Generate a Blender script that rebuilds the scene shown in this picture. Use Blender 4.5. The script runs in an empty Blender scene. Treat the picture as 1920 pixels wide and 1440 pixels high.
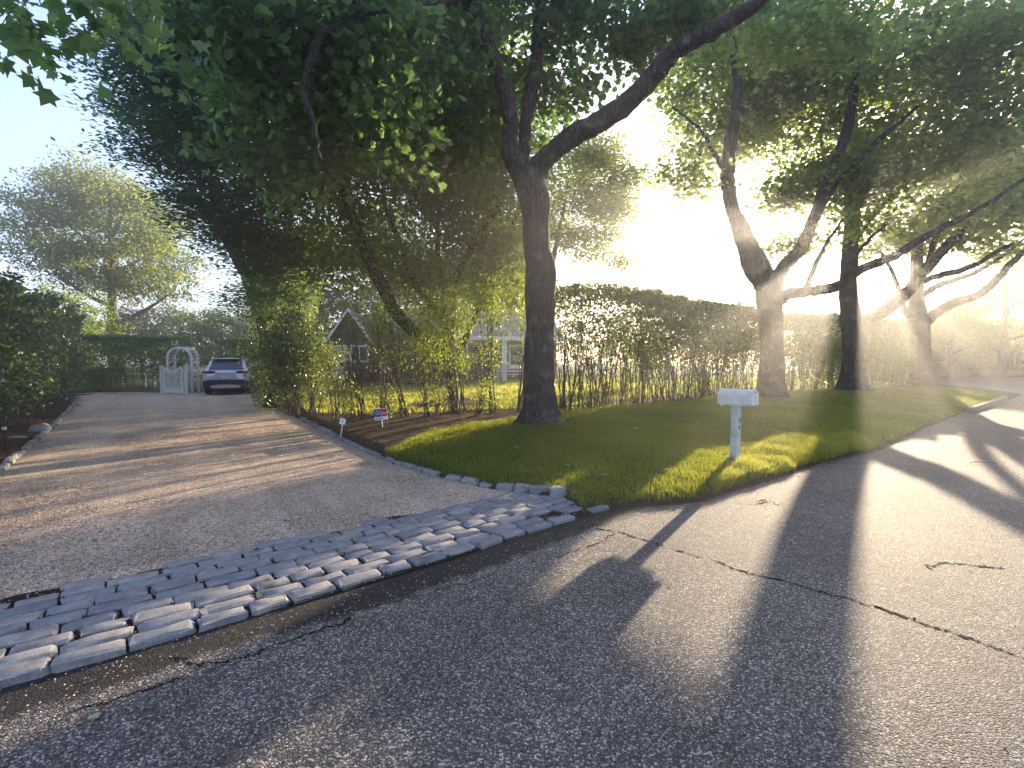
import bpy, bmesh, math, random
import numpy as np
from mathutils import Vector, Matrix, noise as mnoise

SC = bpy.context.scene
COL = SC.collection
R = math.radians
PI = math.pi
rng = np.random.default_rng(7)
random.seed(7)

# ------------------------------------------------------------------ camera
CAMH = 1.6
FPX = 943.0
PITCH = math.atan(48 / FPX)
cam_d = bpy.data.cameras.new('camera')
cam = bpy.data.objects.new('camera', cam_d)
COL.objects.link(cam)
cam.location = (0, 0, CAMH)
cam.rotation_euler = (PI / 2 - PITCH, 0, 0)
cam_d.sensor_width = 36
cam_d.lens = 36 * FPX / 1920
cam_d.clip_start = 0.05
cam_d.clip_end = 3000
SC.camera = cam

# ------------------------------------------------------------------ light
SUN_AZ = (0.560, 0.828)          # towards the sun on the ground plane
SUN_EL = R(12.5)
wd = bpy.data.worlds.new('World')
SC.world = wd
wd.use_nodes = True
wn = wd.node_tree
wn.nodes.clear()
w_out = wn.nodes.new('ShaderNodeOutputWorld')
w_bg = wn.nodes.new('ShaderNodeBackground')
w_sky = wn.nodes.new('ShaderNodeTexSky')
w_sky.sky_type = 'NISHITA'
w_sky.sun_disc = False
w_sky.sun_elevation = SUN_EL
w_sky.sun_rotation = math.atan2(SUN_AZ[0], SUN_AZ[1])
w_sky.air_density = 1.0
w_sky.dust_density = 1.5
w_sky.ozone_density = 1.6
w_bg.inputs['Strength'].default_value = 0.15
# thin high cloud veil over the clear sky
w_tc = wn.nodes.new('ShaderNodeTexCoord')
w_map = wn.nodes.new('ShaderNodeMapping')
w_map.inputs['Scale'].default_value = (1.2, 1.2, 4.5)
w_ns = wn.nodes.new('ShaderNodeTexNoise')
w_ns.inputs['Scale'].default_value = 2.0
w_ns.inputs['Detail'].default_value = 6
w_ns.inputs['Roughness'].default_value = 0.62
w_cr = wn.nodes.new('ShaderNodeMapRange')
w_cr.inputs['From Min'].default_value = 0.40
w_cr.inputs['From Max'].default_value = 0.80
w_cr.inputs['To Min'].default_value = 0.34
w_cr.inputs['To Max'].default_value = 0.72
w_mx = wn.nodes.new('ShaderNodeMix')
w_mx.data_type = 'RGBA'
w_mx.inputs['B'].default_value = (1.15, 1.28, 2.35, 1)
L = wn.links.new
L(w_tc.outputs['Generated'], w_map.inputs['Vector'])
L(w_map.outputs['Vector'], w_ns.inputs['Vector'])
L(w_ns.outputs['Fac'], w_cr.inputs['Value'])
L(w_cr.outputs['Result'], w_mx.inputs['Factor'])
L(w_sky.outputs['Color'], w_mx.inputs['A'])
L(w_mx.outputs['Result'], w_bg.inputs['Color'])
L(w_bg.outputs['Background'], w_out.inputs['Surface'])

sun_d = bpy.data.lights.new('sun', 'SUN')
sun_d.energy = 5.0
sun_d.angle = R(0.5)
sun_d.color = (1.0, 0.79, 0.54)
sun = bpy.data.objects.new('sun', sun_d)
COL.objects.link(sun)
sd = Vector((SUN_AZ[0] * math.cos(SUN_EL), SUN_AZ[1] * math.cos(SUN_EL), math.sin(SUN_EL)))
sun.rotation_euler = (-sd).to_track_quat('-Z', 'Y').to_euler()
sun.location = (10, 15, 25)

SC.view_settings.view_transform = 'Standard'
SC.view_settings.look = 'None'
SC.view_settings.exposure = 2.08
SC.view_settings.gamma = 1.0
SC.view_settings.use_curve_mapping = False
SC.render.engine = 'CYCLES'
SC.cycles.max_bounces = 7
SC.cycles.diffuse_bounces = 3
SC.cycles.glossy_bounces = 2
SC.cycles.transmission_bounces = 4
SC.cycles.volume_bounces = 0
SC.cycles.transparent_max_bounces = 6
SC.cycles.sample_clamp_indirect = 4
SC.cycles.use_denoising = True

# ------------------------------------------------------------------ helpers
def ray(px, py):
    x = (px - 960) / FPX
    y = (720 - py) / FPX
    return np.array([x, math.cos(PITCH) + y * math.sin(PITCH), -math.sin(PITCH) + y * math.cos(PITCH)])

def at(px, py, z=0.0):
    d = ray(px, py)
    t = (z - CAMH) / d[2]
    return np.array([d[0] * t, d[1] * t, z])

def atd(px, py, Y):
    d = ray(px, py)
    t = Y / d[1]
    return np.array([d[0] * t, Y, CAMH + d[2] * t])

def tag(o, label=None, cat=None, group=None, kind=None):
    if label: o['label'] = label
    if cat: o['category'] = cat
    if group: o['group'] = group
    if kind: o['kind'] = kind
    return o

def empty(name, loc=(0, 0, 0), rz=0.0, label=None, cat=None, group=None, kind=None):
    o = bpy.data.objects.new(name, None)
    o.empty_display_size = 0.2
    o.location = loc
    o.rotation_euler = (0, 0, rz)
    COL.objects.link(o)
    return tag(o, label, cat, group, kind)

def add_mesh(name, me, mat=None, parent=None):
    o = bpy.data.objects.new(name, me)
    COL.objects.link(o)
    if mat: me.materials.append(mat)
    if parent is not None: o.parent = parent
    return o

def np_mesh(name, V, F, mat=None, parent=None, smooth=False, attrs=None):
    """V (n,3), F (m,k) int array of one polygon size"""
    me = bpy.data.meshes.new(name)
    V = np.ascontiguousarray(V, dtype=np.float32)
    F = np.ascontiguousarray(F, dtype=np.int32)
    k = F.shape[1]
    me.vertices.add(len(V)); me.vertices.foreach_set('co', V.ravel())
    me.loops.add(F.size); me.loops.foreach_set('vertex_index', F.ravel())
    me.polygons.add(len(F))
    me.polygons.foreach_set('loop_start', np.arange(0, F.size, k, dtype=np.int32))
    me.update(calc_edges=True)
    if smooth:
        me.polygons.foreach_set('use_smooth', np.ones(len(F), dtype=bool))
    for an, av in (attrs or {}).items():
        a = me.attributes.new(an, 'FLOAT', 'POINT')
        a.data.foreach_set('value', np.ascontiguousarray(av, dtype=np.float32))
    return add_mesh(name, me, mat, parent)

class MB:
    def __init__(self): self.v = []; self.f = []; self.sm = []
    def add(self, vs, fs, smooth=False):
        b = len(self.v)
        self.v += [tuple(map(float, p)) for p in vs]
        for f in fs:
            self.f.append([b + i for i in f]); self.sm.append(smooth)
    def box(self, c, s, rz=0.0, rot=None):
        hx, hy, hz = s[0] / 2, s[1] / 2, s[2] / 2
        pts = [(-hx, -hy, -hz), (hx, -hy, -hz), (hx, hy, -hz), (-hx, hy, -hz), (-hx, -hy, hz), (hx, -hy, hz), (hx, hy, hz), (-hx, hy, hz)]
        M = rot if rot is not None else Matrix.Rotation(rz, 3, 'Z')
        c = Vector(c)
        self.add([M @ Vector(p) + c for p in pts], [(0, 3, 2, 1), (4, 5, 6, 7), (0, 1, 5, 4), (1, 2, 6, 5), (2, 3, 7, 6), (3, 0, 4, 7)])
        return self
    def bar(self, a, b, w, t=None, up=(0, 0, 1)):
        a = Vector(a); b = Vector(b); d = b - a; l = d.length
        z = d.normalized(); u = Vector(up)
        if abs(z.dot(u)) > .98: u = Vector((0, 1, 0))
        x = u.cross(z).normalized(); y = z.cross(x)
        M = Matrix((x, y, z)).transposed()
        return self.box((a + b) / 2, (w, t or w, l), rot=M)
    def tube(self, pts, rad, n=8, cap=True, smooth=True):
        V, F = tube_arrays(np.array(pts, float), np.array(rad, float) if np.ndim(rad) else np.full(len(pts), rad), n)
        self.add(V, F.tolist(), smooth)
        if cap:
            b = len(self.v) - len(V)
            self.f.append([b + i for i in range(n)][::-1]); self.sm.append(False)
            self.f.append([b + len(V) - n + i for i in range(n)]); self.sm.append(False)
        return self
    def prism(self, poly, y0, y1, axis='y'):
        n = len(poly)
        if axis == 'y': P = [(x, y0, z) for x, z in poly] + [(x, y1, z) for x, z in poly]
        elif axis == 'x': P = [(y0, x, z) for x, z in poly] + [(y1, x, z) for x, z in poly]
        else: P = [(x, z, y0) for x, z in poly] + [(x, z, y1) for x, z in poly]
        fs = [list(range(n))[::-1], list(range(n, 2 * n))]
        for i in range(n): fs.append([i, (i + 1) % n, n + (i + 1) % n, n + i])
        self.add(P, fs); return self
    def build(self, name, mat=None, parent=None, bevel=0.0, fixn=True):
        me = bpy.data.meshes.new(name)
        me.from_pydata(self.v, [], self.f)
        me.polygons.foreach_set('use_smooth', self.sm)
        me.update()
        if fixn:
            bm = bmesh.new(); bm.from_mesh(me)
            bmesh.ops.recalc_face_normals(bm, faces=bm.faces)
            if bevel: bmesh.ops.bevel(bm, geom=bm.edges[:], offset=bevel, segments=1, affect='EDGES', clamp_overlap=True)
            bm.to_mesh(me); bm.free()
        return add_mesh(name, me, mat, parent)

def tube_arrays(P, Rr, n=8, noise=0.0, seed=0.0, flare=None, lobes=None):
    m = len(P)
    T = np.gradient(P, axis=0)
    T /= np.linalg.norm(T, axis=1)[:, None] + 1e-9
    N = np.zeros_like(P)
    ref = np.array([1.0, 0.13, 0.07]) if abs(T[0][0]) < .9 else np.array([0., 1., 0.])
    u = ref - T[0] * ref.dot(T[0]); u /= np.linalg.norm(u)
    for i in range(m):
        u = u - T[i] * u.dot(T[i]); u /= np.linalg.norm(u) + 1e-9
        N[i] = u
    B = np.cross(T, N)
    a = np.linspace(0, 2 * PI, n, endpoint=False)
    ca, sa = np.cos(a), np.sin(a)
    rr = Rr[:, None] * np.ones((1, n))
    if lobes is not None:
        rr = rr * (1 + lobes[:, None] * (np.sin(5 * a + seed)[None] + .6 * np.sin(3 * a + 2 * seed + .7)[None]))
    if noise > 0:
        for i in range(m):
            for j in range(n):
                q = Vector((P[i][0] * 1.7 + ca[j] * .9 + seed, P[i][1] * 1.7 + sa[j] * .9, P[i][2] * 1.3))
                rr[i, j] *= 1 + noise * mnoise.noise(q) + noise * .5 * mnoise.noise(q * 3.1)
    if flare is not None:
        rr *= flare(P[:, 2])[:, None] * np.ones((1, n)) if flare(P[:, 2]).ndim == 1 else 1
    V = P[:, None, :] + rr[:, :, None] * (ca[None, :, None] * N[:, None, :] + sa[None, :, None] * B[:, None, :])
    V = V.reshape(-1, 3)
    i = np.arange(m - 1)[:, None] * n
    j = np.arange(n)[None, :]
    j2 = (j + 1) % n
    F = np.stack([i + j, i + j2, i + n + j2, i + n + j], axis=-1).reshape(-1, 4)
    return V, F

def crom(pts, per=6):
    """Catmull-Rom through pts (k,d)"""
    P = np.array(pts, float)
    if len(P) < 3:
        t = np.linspace(0, 1, per + 1)[:, None]
        return P[0] * (1 - t) + P[-1] * t
    P = np.vstack([2 * P[0] - P[1], P, 2 * P[-1] - P[-2]])
    out = []
    for i in range(1, len(P) - 2):
        for t in np.linspace(0, 1, per, endpoint=False):
            a, b, c, d = P[i - 1], P[i], P[i + 1], P[i + 2]
            out.append(.5 * ((2 * b) + (c - a) * t + (2 * a - 5 * b + 4 * c - d) * t * t + (3 * b - a - 3 * c + d) * t ** 3))
    out.append(P[-2])
    return np.array(out)

def inside(poly, X, Y):
    poly = np.asarray(poly, float)
    c = np.zeros(np.shape(X), bool)
    n = len(poly)
    for i in range(n):
        x1, y1 = poly[i][:2]; x2, y2 = poly[(i + 1) % n][:2]
        cond = ((y1 > Y) != (y2 > Y))
        with np.errstate(divide='ignore', invalid='ignore'):
            xi = (x2 - x1) * (Y - y1) / (y2 - y1 + 1e-12) + x1
        c ^= cond & (X < xi)
    return c

def seg_dist(poly, X, Y, closed=True):
    poly = np.asarray(poly, float)
    best = np.full(np.shape(X), 1e9)
    n = len(poly)
    for i in range(n if closed else n - 1):
        a = poly[i][:2]; b = poly[(i + 1) % n][:2]
        d = b - a; L2 = d.dot(d) + 1e-12
        t = np.clip(((X - a[0]) * d[0] + (Y - a[1]) * d[1]) / L2, 0, 1)
        best = np.minimum(best, np.hypot(X - a[0] - t * d[0], Y - a[1] - t * d[1]))
    return best

def vnoise(X, Y, s, seed=0):
    """cheap smooth value noise for arrays, -1..1"""
    r2 = np.random.default_rng(seed)
    G = r2.uniform(-1, 1, (128, 128))
    x = X / s; y = Y / s
    xi = np.floor(x).astype(int); yi = np.floor(y).astype(int)
    fx = x - xi; fy = y - yi
    fx = fx * fx * (3 - 2 * fx); fy = fy * fy * (3 - 2 * fy)
    g = lambda a, b: G[a % 128, b % 128]
    return (g(xi, yi) * (1 - fx) + g(xi + 1, yi) * fx) * (1 - fy) + (g(xi, yi + 1) * (1 - fx) + g(xi + 1, yi + 1) * fx) * fy

# ------------------------------------------------------------------ materials
class NT:
    def __init__(self, name):
        self.m = bpy.data.materials.new(name); self.m.use_nodes = True
        self.t = self.m.node_tree; self.t.nodes.clear()
        self.out = self.n('ShaderNodeOutputMaterial')
    def n(self, typ, **kw):
        nd = self.t.nodes.new(typ)
        for k, v in kw.items():
            if k.startswith('_'): setattr(nd, k[1:], v)
            else: nd.inputs[k.replace('__', ' ')].default_value = v
        return nd
    def l(self, a, b): self.t.links.new(a, b)
    def ramp(self, fac, stops):
        r = self.n('ShaderNodeValToRGB')
        e = r.color_ramp.elements
        while len(e) < len(stops): e.new(0.5)
        for i, (p, c) in enumerate(stops):
            e[i].position = p; e[i].color = (*c, 1) if len(c) == 3 else c
        self.l(fac, r.inputs[0]); return r.outputs[0]
    def noise(self, scale, detail=4, rough=.55, vec=None):
        n = self.n('ShaderNodeTexNoise'); n.inputs['Scale'].default_value = scale
        n.inputs['Detail'].default_value = detail; n.inputs['Roughness'].default_value = rough
        if vec is not None: self.l(vec, n.inputs['Vector'])
        return n.outputs['Fac']
    def mix(self, fac, a, b, blend='MIX'):
        m = self.n('ShaderNodeMix', _data_type='RGBA', _blend_type=blend)
        for k, v in (('Factor', fac), ('A', a), ('B', b)):
            if isinstance(v, (int, float)): m.inputs[k].default_value = v
            elif isinstance(v, tuple): m.inputs[k].default_value = (*v, 1) if len(v) == 3 else v
            else: self.l(v, m.inputs[k])
        return m.outputs['Result']
    def math(self, op, a, b=0.0, clamp=False):
        m = self.n('ShaderNodeMath', _operation=op, _use_clamp=clamp)
        for i, v in enumerate((a, b)):
            if isinstance(v, (int, float)): m.inputs[i].default_value = v
            else: self.l(v, m.inputs[i])
        return m.outputs[0]
    def bump(self, h, strength=.5, dist=.02, normal=None):
        b = self.n('ShaderNodeBump'); b.inputs['Strength'].default_value = strength; b.inputs['Distance'].default_value = dist
        self.l(h, b.inputs['Height'])
        if normal is not None: self.l(normal, b.inputs['Normal'])
        return b.outputs[0]
    def pbsdf(self, color, rough=.8, normal=None, spec=.3, metal=0.0, **kw):
        p = self.n('ShaderNodeBsdfPrincipled')
        if isinstance(color, tuple): p.inputs['Base Color'].default_value = (*color, 1)
        else: self.l(color, p.inputs['Base Color'])
        if isinstance(rough, (int, float)): p.inputs['Roughness'].default_value = rough
        else: self.l(rough, p.inputs['Roughness'])
        p.inputs['Specular IOR Level'].default_value = spec
        p.inputs['Metallic'].default_value = metal
        for k, v in kw.items(): p.inputs[k].default_value = v
        if normal is not None: self.l(normal, p.inputs['Normal'])
        return p.outputs[0]
    def done(self, sh): self.l(sh, self.out.inputs['Surface']); return self.m

def obj_co(t):
    return t.n('ShaderNodeTexCoord').outputs['Object']

def mat_plain(name, color, rough=.6, spec=.3, metal=0., nscale=0, namt=.12, bump=0., **kw):
    t = NT(name)
    c = color
    nrm = None
    if nscale:
        co = obj_co(t)
        f = t.noise(nscale, 5, .6, co)
        c = t.ramp(f, [(.25, tuple(x * (1 - namt * 1.6) for x in color)), (.75, tuple(min(1, x * (1 + namt)) for x in color))])
        if bump: nrm = t.bump(f, bump, .01)
    return t.done(t.pbsdf(c, rough, nrm, spec, metal, **kw))

def mat_leaf(name, dark, light, trans, tw=.45, gloss=.35, rough=.42):
    """leaf: colour differs leaf by leaf through the 'rnd' attribute"""
    t = NT(name)
    a = t.n('ShaderNodeAttribute', _attribute_name='rnd').outputs['Fac']
    c = t.ramp(a, [(0, dark), (.6, tuple((x + y) / 2 for x, y in zip(dark, light))), (1, light)])
    ct = t.ramp(a, [(0, tuple(x * .62 for x in trans)), (.8, trans), (1, tuple(min(1, x * 1.25) for x in trans))])
    p = t.pbsdf(c, rough, None, gloss)
    tr = t.n('ShaderNodeBsdfTranslucent'); t.l(ct, tr.inputs['Color'])
    m = t.n('ShaderNodeMixShader'); m.inputs[0].default_value = tw
    t.l(p, m.inputs[1]); t.l(tr.outputs[0], m.inputs[2])
    return t.done(m.outputs[0])

M = {}
M['maple'] = mat_leaf('maple_leaf', (.040, .075, .028), (.105, .155, .060), (.46, .60, .14), .58)
M['maple_cool'] = mat_leaf('maple_leaf_deep', (.030, .070, .034), (.080, .145, .065), (.26, .45, .11), .48)
M['yardtree'] = mat_leaf('yard_tree_leaf', (.032, .058, .016), (.10, .14, .036), (.38, .48, .05), .48)
M['beech'] = mat_leaf('dark_oval_leaf', (.034, .074, .058), (.080, .145, .105), (.22, .40, .18), .46, .4)
M['lime'] = mat_leaf('bright_leaf', (.045, .085, .014), (.11, .17, .025), (.36, .48, .04), .5)
M['fartree'] = mat_leaf('far_leaf', (.035, .060, .022), (.085, .12, .04), (.20, .27, .05), .42)
M['fargold'] = mat_leaf('golden_green_leaf', (.045, .080, .024), (.125, .160, .045), (.36, .43, .07), .45)
M['purple'] = mat_leaf('purple_leaf', (.022, .014, .018), (.05, .03, .032), (.09, .04, .04), .3)
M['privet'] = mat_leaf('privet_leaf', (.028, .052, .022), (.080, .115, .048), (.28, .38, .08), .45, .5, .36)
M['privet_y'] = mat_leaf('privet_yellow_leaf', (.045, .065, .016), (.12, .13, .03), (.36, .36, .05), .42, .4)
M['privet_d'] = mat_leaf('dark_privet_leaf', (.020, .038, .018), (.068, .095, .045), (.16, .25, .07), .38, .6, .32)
M['grass'] = mat_leaf('grass_blade', (.026, .046, .020), (.070, .092, .038), (.54, .60, .055), .46, .12, .7)
M['grass_lit'] = mat_leaf('sunlit_grass_blade', (.045, .065, .020), (.12, .13, .04), (.60, .62, .11), .5, .12, .7)  # sunlit copy of the grass: brighter yellow glow put into its colour
M['litter'] = mat_leaf('dry_leaf', (.07, .035, .015), (.20, .12, .05), (.22, .12, .05), .2, .2, .7)
M['dryleaf'] = mat_leaf('pale_fallen_leaf', (.20, .19, .09), (.36, .34, .20), (.2, .2, .08), .2, .2, .7)

def mat_bark(name, base, lich, scale=1.0, bs=.7):
    t = NT(name)
    co = obj_co(t)
    mp = t.n('ShaderNodeMapping'); mp.inputs['Scale'].default_value = (1, 1, .22); t.l(co, mp.inputs['Vector'])
    f1 = t.noise(22 * scale, 6, .65, mp.outputs[0])
    v = t.n('ShaderNodeTexVoronoi'); v.inputs['Scale'].default_value = 14 * scale; v.feature = 'DISTANCE_TO_EDGE'
    t.l(mp.outputs[0], v.inputs['Vector'])
    f2 = t.noise(3.2, 5, .6, co)
    c = t.ramp(f1, [(.3, tuple(x * .5 for x in base)), (.7, base)])
    c = t.mix(t.ramp(f2, [(.52, (0, 0, 0)), (.70, (1, 1, 1))]), c, lich)
    h = t.math('ADD', t.math('MULTIPLY', f1, .6), t.math('MINIMUM', t.math('MULTIPLY', v.outputs[0], 2.2), .5))
    return t.done(t.pbsdf(c, .9, t.bump(h, min(1, bs * 1.4), .05), .15))
M['bark'] = mat_bark('maple_bark', (.074, .060, .054), (.13, .118, .105))
M['bark_d'] = mat_bark('dark_bark', (.07, .052, .040), (.10, .085, .06), 1.4)
M['bark_far'] = mat_bark('grey_bark', (.17, .145, .12), (.22, .20, .17), .8)
M['stem'] = mat_bark('privet_stem_bark', (.12, .095, .070), (.19, .165, .12), 3.0, .3)

def mat_asphalt():
    t = NT('chip_sealed_asphalt')
    co = obj_co(t)
    v = t.n('ShaderNodeTexVoronoi'); v.inputs['Scale'].default_value = 104; t.l(co, v.inputs['Vector'])
    v2 = t.n('ShaderNodeTexVoronoi'); v2.inputs['Scale'].default_value = 190; t.l(co, v2.inputs['Vector'])
    cell = t.n('ShaderNodeSeparateColor'); t.l(v.outputs['Color'], cell.inputs[0])
    cell2 = t.n('ShaderNodeSeparateColor'); t.l(v2.outputs['Color'], cell2.inputs[0])
    chip = t.ramp(cell.outputs[0], [(0, (.028, .026, .028)), (.42, (.075, .069, .067)), (.66, (.18, .165, .15)), (.84, (.42, .385, .345)), (1, (.80, .75, .68))])
    chip2 = t.ramp(cell2.outputs[1], [(0, (.045, .042, .043)), (.7, (.115, .105, .10)), (1, (.38, .345, .31))])
    c = t.mix(.42, chip, chip2)
    dk = t.ramp(v.outputs['Distance'], [(.25, (1, 1, 1)), (.70, (.26, .26, .26))])
    c = t.mix(1.0, c, dk, 'MULTIPLY')
    big = t.noise(.9, 6, .6, co)
    c = t.mix(1.0, c, t.ramp(big, [(.3, (.88, .86, .86)), (.55, (1.16, 1.14, 1.12)), (.75, (1.45, 1.40, 1.33))]), 'MULTIPLY')
    mr = t.n('ShaderNodeMapping'); mr.inputs['Rotation'].default_value = (0, 0, -math.atan2(.64, .77)); t.l(co, mr.inputs['Vector'])
    ms = t.n('ShaderNodeMapping'); ms.inputs['Scale'].default_value = (.10, .95, 1); t.l(mr.outputs[0], ms.inputs['Vector'])
    c = t.mix(1.0, c, t.ramp(t.noise(1.0, 3, .55, ms.outputs[0]), [(.35, (.84, .84, .85)), (.62, (1.28, 1.26, 1.22))]), 'MULTIPLY')
    st = t.noise(1.7, 7, .72, co)
    c = t.mix(t.math('MULTIPLY', t.ramp(st, [(.64, (0, 0, 0)), (.74, (1, 1, 1))]), .55), c, (.035, .030, .028))
    med = t.noise(5.5, 4, .6, co)
    c = t.mix(1.0, c, t.ramp(med, [(.3, (.82, .82, .82)), (.7, (1.15, 1.15, 1.15))]), 'MULTIPLY')
    # dark soil washed along the edge next to the cobbles and the lawn
    d = t.n('ShaderNodeAttribute', _attribute_name='soil').outputs['Fac']
    n2 = t.noise(4.0, 6, .7, co)
    msk = t.ramp(t.math('ADD', d, t.math('MULTIPLY', t.math('SUBTRACT', n2, .5), .9)), [(.42, (0, 0, 0)), (.62, (1, 1, 1))])
    soilc = t.ramp(t.noise(70, 5, .7, co), [(.3, (.004, .0035, .003)), (.64, (.012, .010, .008)), (.78, (.06, .05, .042))])
    c = t.mix(t.math('MULTIPLY', msk, .92), c, soilc)
    h = t.math('SUBTRACT', t.math('MULTIPLY', cell.outputs[1], .5), t.math('MULTIPLY', v.outputs['Distance'], .8))
    h2 = t.math('ADD', h, t.math('MULTIPLY', cell2.outputs[0], .25))
    nr = t.bump(h2, .75, .008, t.bump(t.noise(7, 5, .6, co), .25, .03))
    return t.done(t.pbsdf(c, .78, nr, .35))
M['asphalt'] = mat_asphalt()

def mat_gravel():
    t = NT('pea_gravel')
    co = obj_co(t)
    v = t.n('ShaderNodeTexVoronoi'); v.inputs['Scale'].default_value = 72; t.l(co, v.inputs['Vector'])
    s = t.n('ShaderNodeSeparateColor'); t.l(v.outputs['Color'], s.inputs[0])
    c = t.ramp(s.outputs[0], [(0, (.27, .205, .15)), (.35, (.46, .36, .265)), (.7, (.62, .495, .375)), (.92, (.74, .62, .50)), (1, (.84, .76, .66))])
    dk = t.ramp(v.outputs['Distance'], [(.3, (1, 1, 1)), (.8, (.45, .41, .38))])
    c = t.mix(1.0, c, dk, 'MULTIPLY')
    big = t.noise(1.1, 7, .65, co)
    c = t.mix(1.0, c, t.ramp(big, [(.3, (.80, .78, .77)), (.5, (1.0, .99, .98)), (.7, (1.2, 1.16, 1.10))]), 'MULTIPLY')
    # wheel tracks run along the drive: stretched noise
    mp = t.n('ShaderNodeMapping'); mp.inputs['Rotation'].default_value = (0, 0, R(-33)); t.l(co, mp.inputs['Vector'])
    mp2 = t.n('ShaderNodeMapping'); mp2.inputs['Scale'].default_value = (1.6, .14, 1); t.l(mp.outputs[0], mp2.inputs['Vector'])
    tr = t.noise(1.0, 4, .6, mp2.outputs[0])
    c = t.mix(.8, c, t.ramp(tr, [(.35, (.84, .83, .82)), (.65, (1.2, 1.18, 1.15))]), 'MULTIPLY')
    # leaf crumbs and bits
    n3 = t.noise(26, 3, .7, co)
    c = t.mix(t.ramp(n3, [(.66, (0, 0, 0)), (.72, (1, 1, 1))]), c, (.055, .035, .02))
    h = t.math('SUBTRACT', 1.0, v.outputs['Distance'])
    nr = t.bump(h, .9, .012, t.bump(t.noise(6, 6, .65, co), .5, .05))
    return t.done(t.pbsdf(c, .85, nr, .25))
M['gravel'] = mat_gravel()

def mat_cobble():
    t = NT('granite_block')
    co = obj_co(t)
    oi = t.n('ShaderNodeObjectInfo')
    mp = t.n('ShaderNodeMapping'); t.l(co, mp.inputs['Vector']); t.l(oi.outputs['Location'], mp.inputs['Location'])
    f = t.noise(9, 6, .65, mp.outputs[0]); g = t.noise(120, 3, .7, mp.outputs[0])
    c = t.ramp(f, [(.28, (.15, .15, .155)), (.55, (.245, .243, .245)), (.78, (.34, .33, .32))])
    c = t.mix(.8, c, t.ramp(g, [(.35, (.6, .6, .6)), (.6, (1.05, 1.05, 1.05)), (.7, (1.5, 1.5, 1.45))]), 'MULTIPLY')
    c = t.mix(.85, c, t.ramp(oi.outputs['Random'], [(0, (.66, .69, .76)), (.35, (.86, .88, .92)), (.7, (1.02, 1.0, .97)), (1, (1.25, 1.17, 1.05))]), 'MULTIPLY')
    st = t.noise(2.5, 4, .6, mp.outputs[0])
    c = t.mix(t.ramp(st, [(.62, (0, 0, 0)), (.75, (1, 1, 1))]), c, (.085, .072, .05))
    nr = t.bump(t.math('ADD', f, t.math('MULTIPLY', g, .35)), .65, .012)
    return t.done(t.pbsdf(c, .75, nr, .35))
M['cobble'] = mat_cobble()

def mat_soil(name, a, b, c3, sc=1.0):
    t = NT(name)
    co = obj_co(t)
    f = t.noise(38 * sc, 6, .75, co)
    c = t.ramp(f, [(.3, a), (.52, b), (.72, c3)])
    return t.done(t.pbsdf(c, .95, t.bump(f, .9, .03), .1))
M['soil'] = mat_soil('joint_soil', (.010, .008, .007), (.030, .023, .018), (.085, .07, .055))

def mat_lawn():
    t = NT('lawn_and_mulch')
    co = obj_co(t)
    a = t.n('ShaderNodeAttribute', _attribute_name='mulch').outputs['Fac']
    e = t.n('ShaderNodeAttribute', _attribute_name='edge').outputs['Fac']
    f = t.noise(55, 6, .7, co); b = t.noise(.8, 5, .6, co); n4 = t.noise(6, 5, .65, co)
    g = t.ramp(f, [(.28, (.020, .030, .011)), (.5, (.045, .060, .020)), (.72, (.095, .105, .038))])
    g = t.mix(.9, g, t.ramp(b, [(.3, (.75, .85, .75)), (.7, (1.2, 1.12, 1.0))]), 'MULTIPLY')
    mu = t.ramp(t.noise(42, 6, .8, co), [(.3, (.020, .012, .008)), (.5, (.070, .042, .026)), (.66, (.16, .10, .062)), (.8, (.30, .22, .14))])
    di = t.ramp(f, [(.3, (.022, .016, .012)), (.6, (.07, .052, .038)), (.8, (.15, .12, .09))])
    m1 = t.ramp(t.math('ADD', a, t.math('MULTIPLY', t.math('SUBTRACT', n4, .5), .7)), [(.42, (0, 0, 0)), (.58, (1, 1, 1))])
    m2 = t.ramp(t.math('ADD', e, t.math('MULTIPLY', t.math('SUBTRACT', n4, .5), 1.1)), [(.45, (0, 0, 0)), (.62, (1, 1, 1))])
    c = t.mix(m1, g, mu); c = t.mix(m2, c, di)
    return t.done(t.pbsdf(c, .9, t.bump(t.math('ADD', f, n4), .8, .04), .12))
M['lawn'] = mat_lawn()
M['field'] = mat_soil('field_grass', (.022, .038, .010), (.045, .075, .016), (.09, .12, .03), .4)

def mat_brick():
    t = NT('red_brick')
    co = obj_co(t)
    mp = t.n('ShaderNodeMapping'); mp.inputs['Rotation'].default_value = (PI / 2, 0, 0); t.l(co, mp.inputs['Vector'])
    b = t.n('ShaderNodeTexBrick'); b.inputs['Scale'].default_value = 4.6
    b.inputs['Color1'].default_value = (.26, .10, .065, 1); b.inputs['Color2'].default_value = (.19, .075, .052, 1)
    b.inputs['Mortar'].default_value = (.30, .26, .22, 1); b.inputs['Mortar Size'].default_value = .016
    t.l(mp.outputs[0], b.inputs['Vector'])
    c = t.mix(.5, b.outputs['Color'], t.ramp(t.noise(2, 5, .6, co), [(.3, (.7, .7, .7)), (.7, (1.2, 1.15, 1.1))]), 'MULTIPLY')
    return t.done(t.pbsdf(c, .85, t.bump(b.outputs['Fac'], -.3, .01), .2))
M['brick'] = mat_brick()
M['shingle'] = mat_plain('weathered_shingle', (.085, .070, .060), .9, .1, nscale=9, namt=.45, bump=.3)
M['roof'] = mat_plain('grey_roof_shingle', (.17, .165, .165), .9, .15, nscale=14, namt=.3, bump=.3)
M['roof_b'] = mat_plain('brown_roof_shingle', (.20, .14, .10), .9, .15, nscale=12, namt=.25, bump=.3)
M['white'] = mat_plain('white_paint', (.78, .78, .76), .45, .4, nscale=5, namt=.05)
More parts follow.
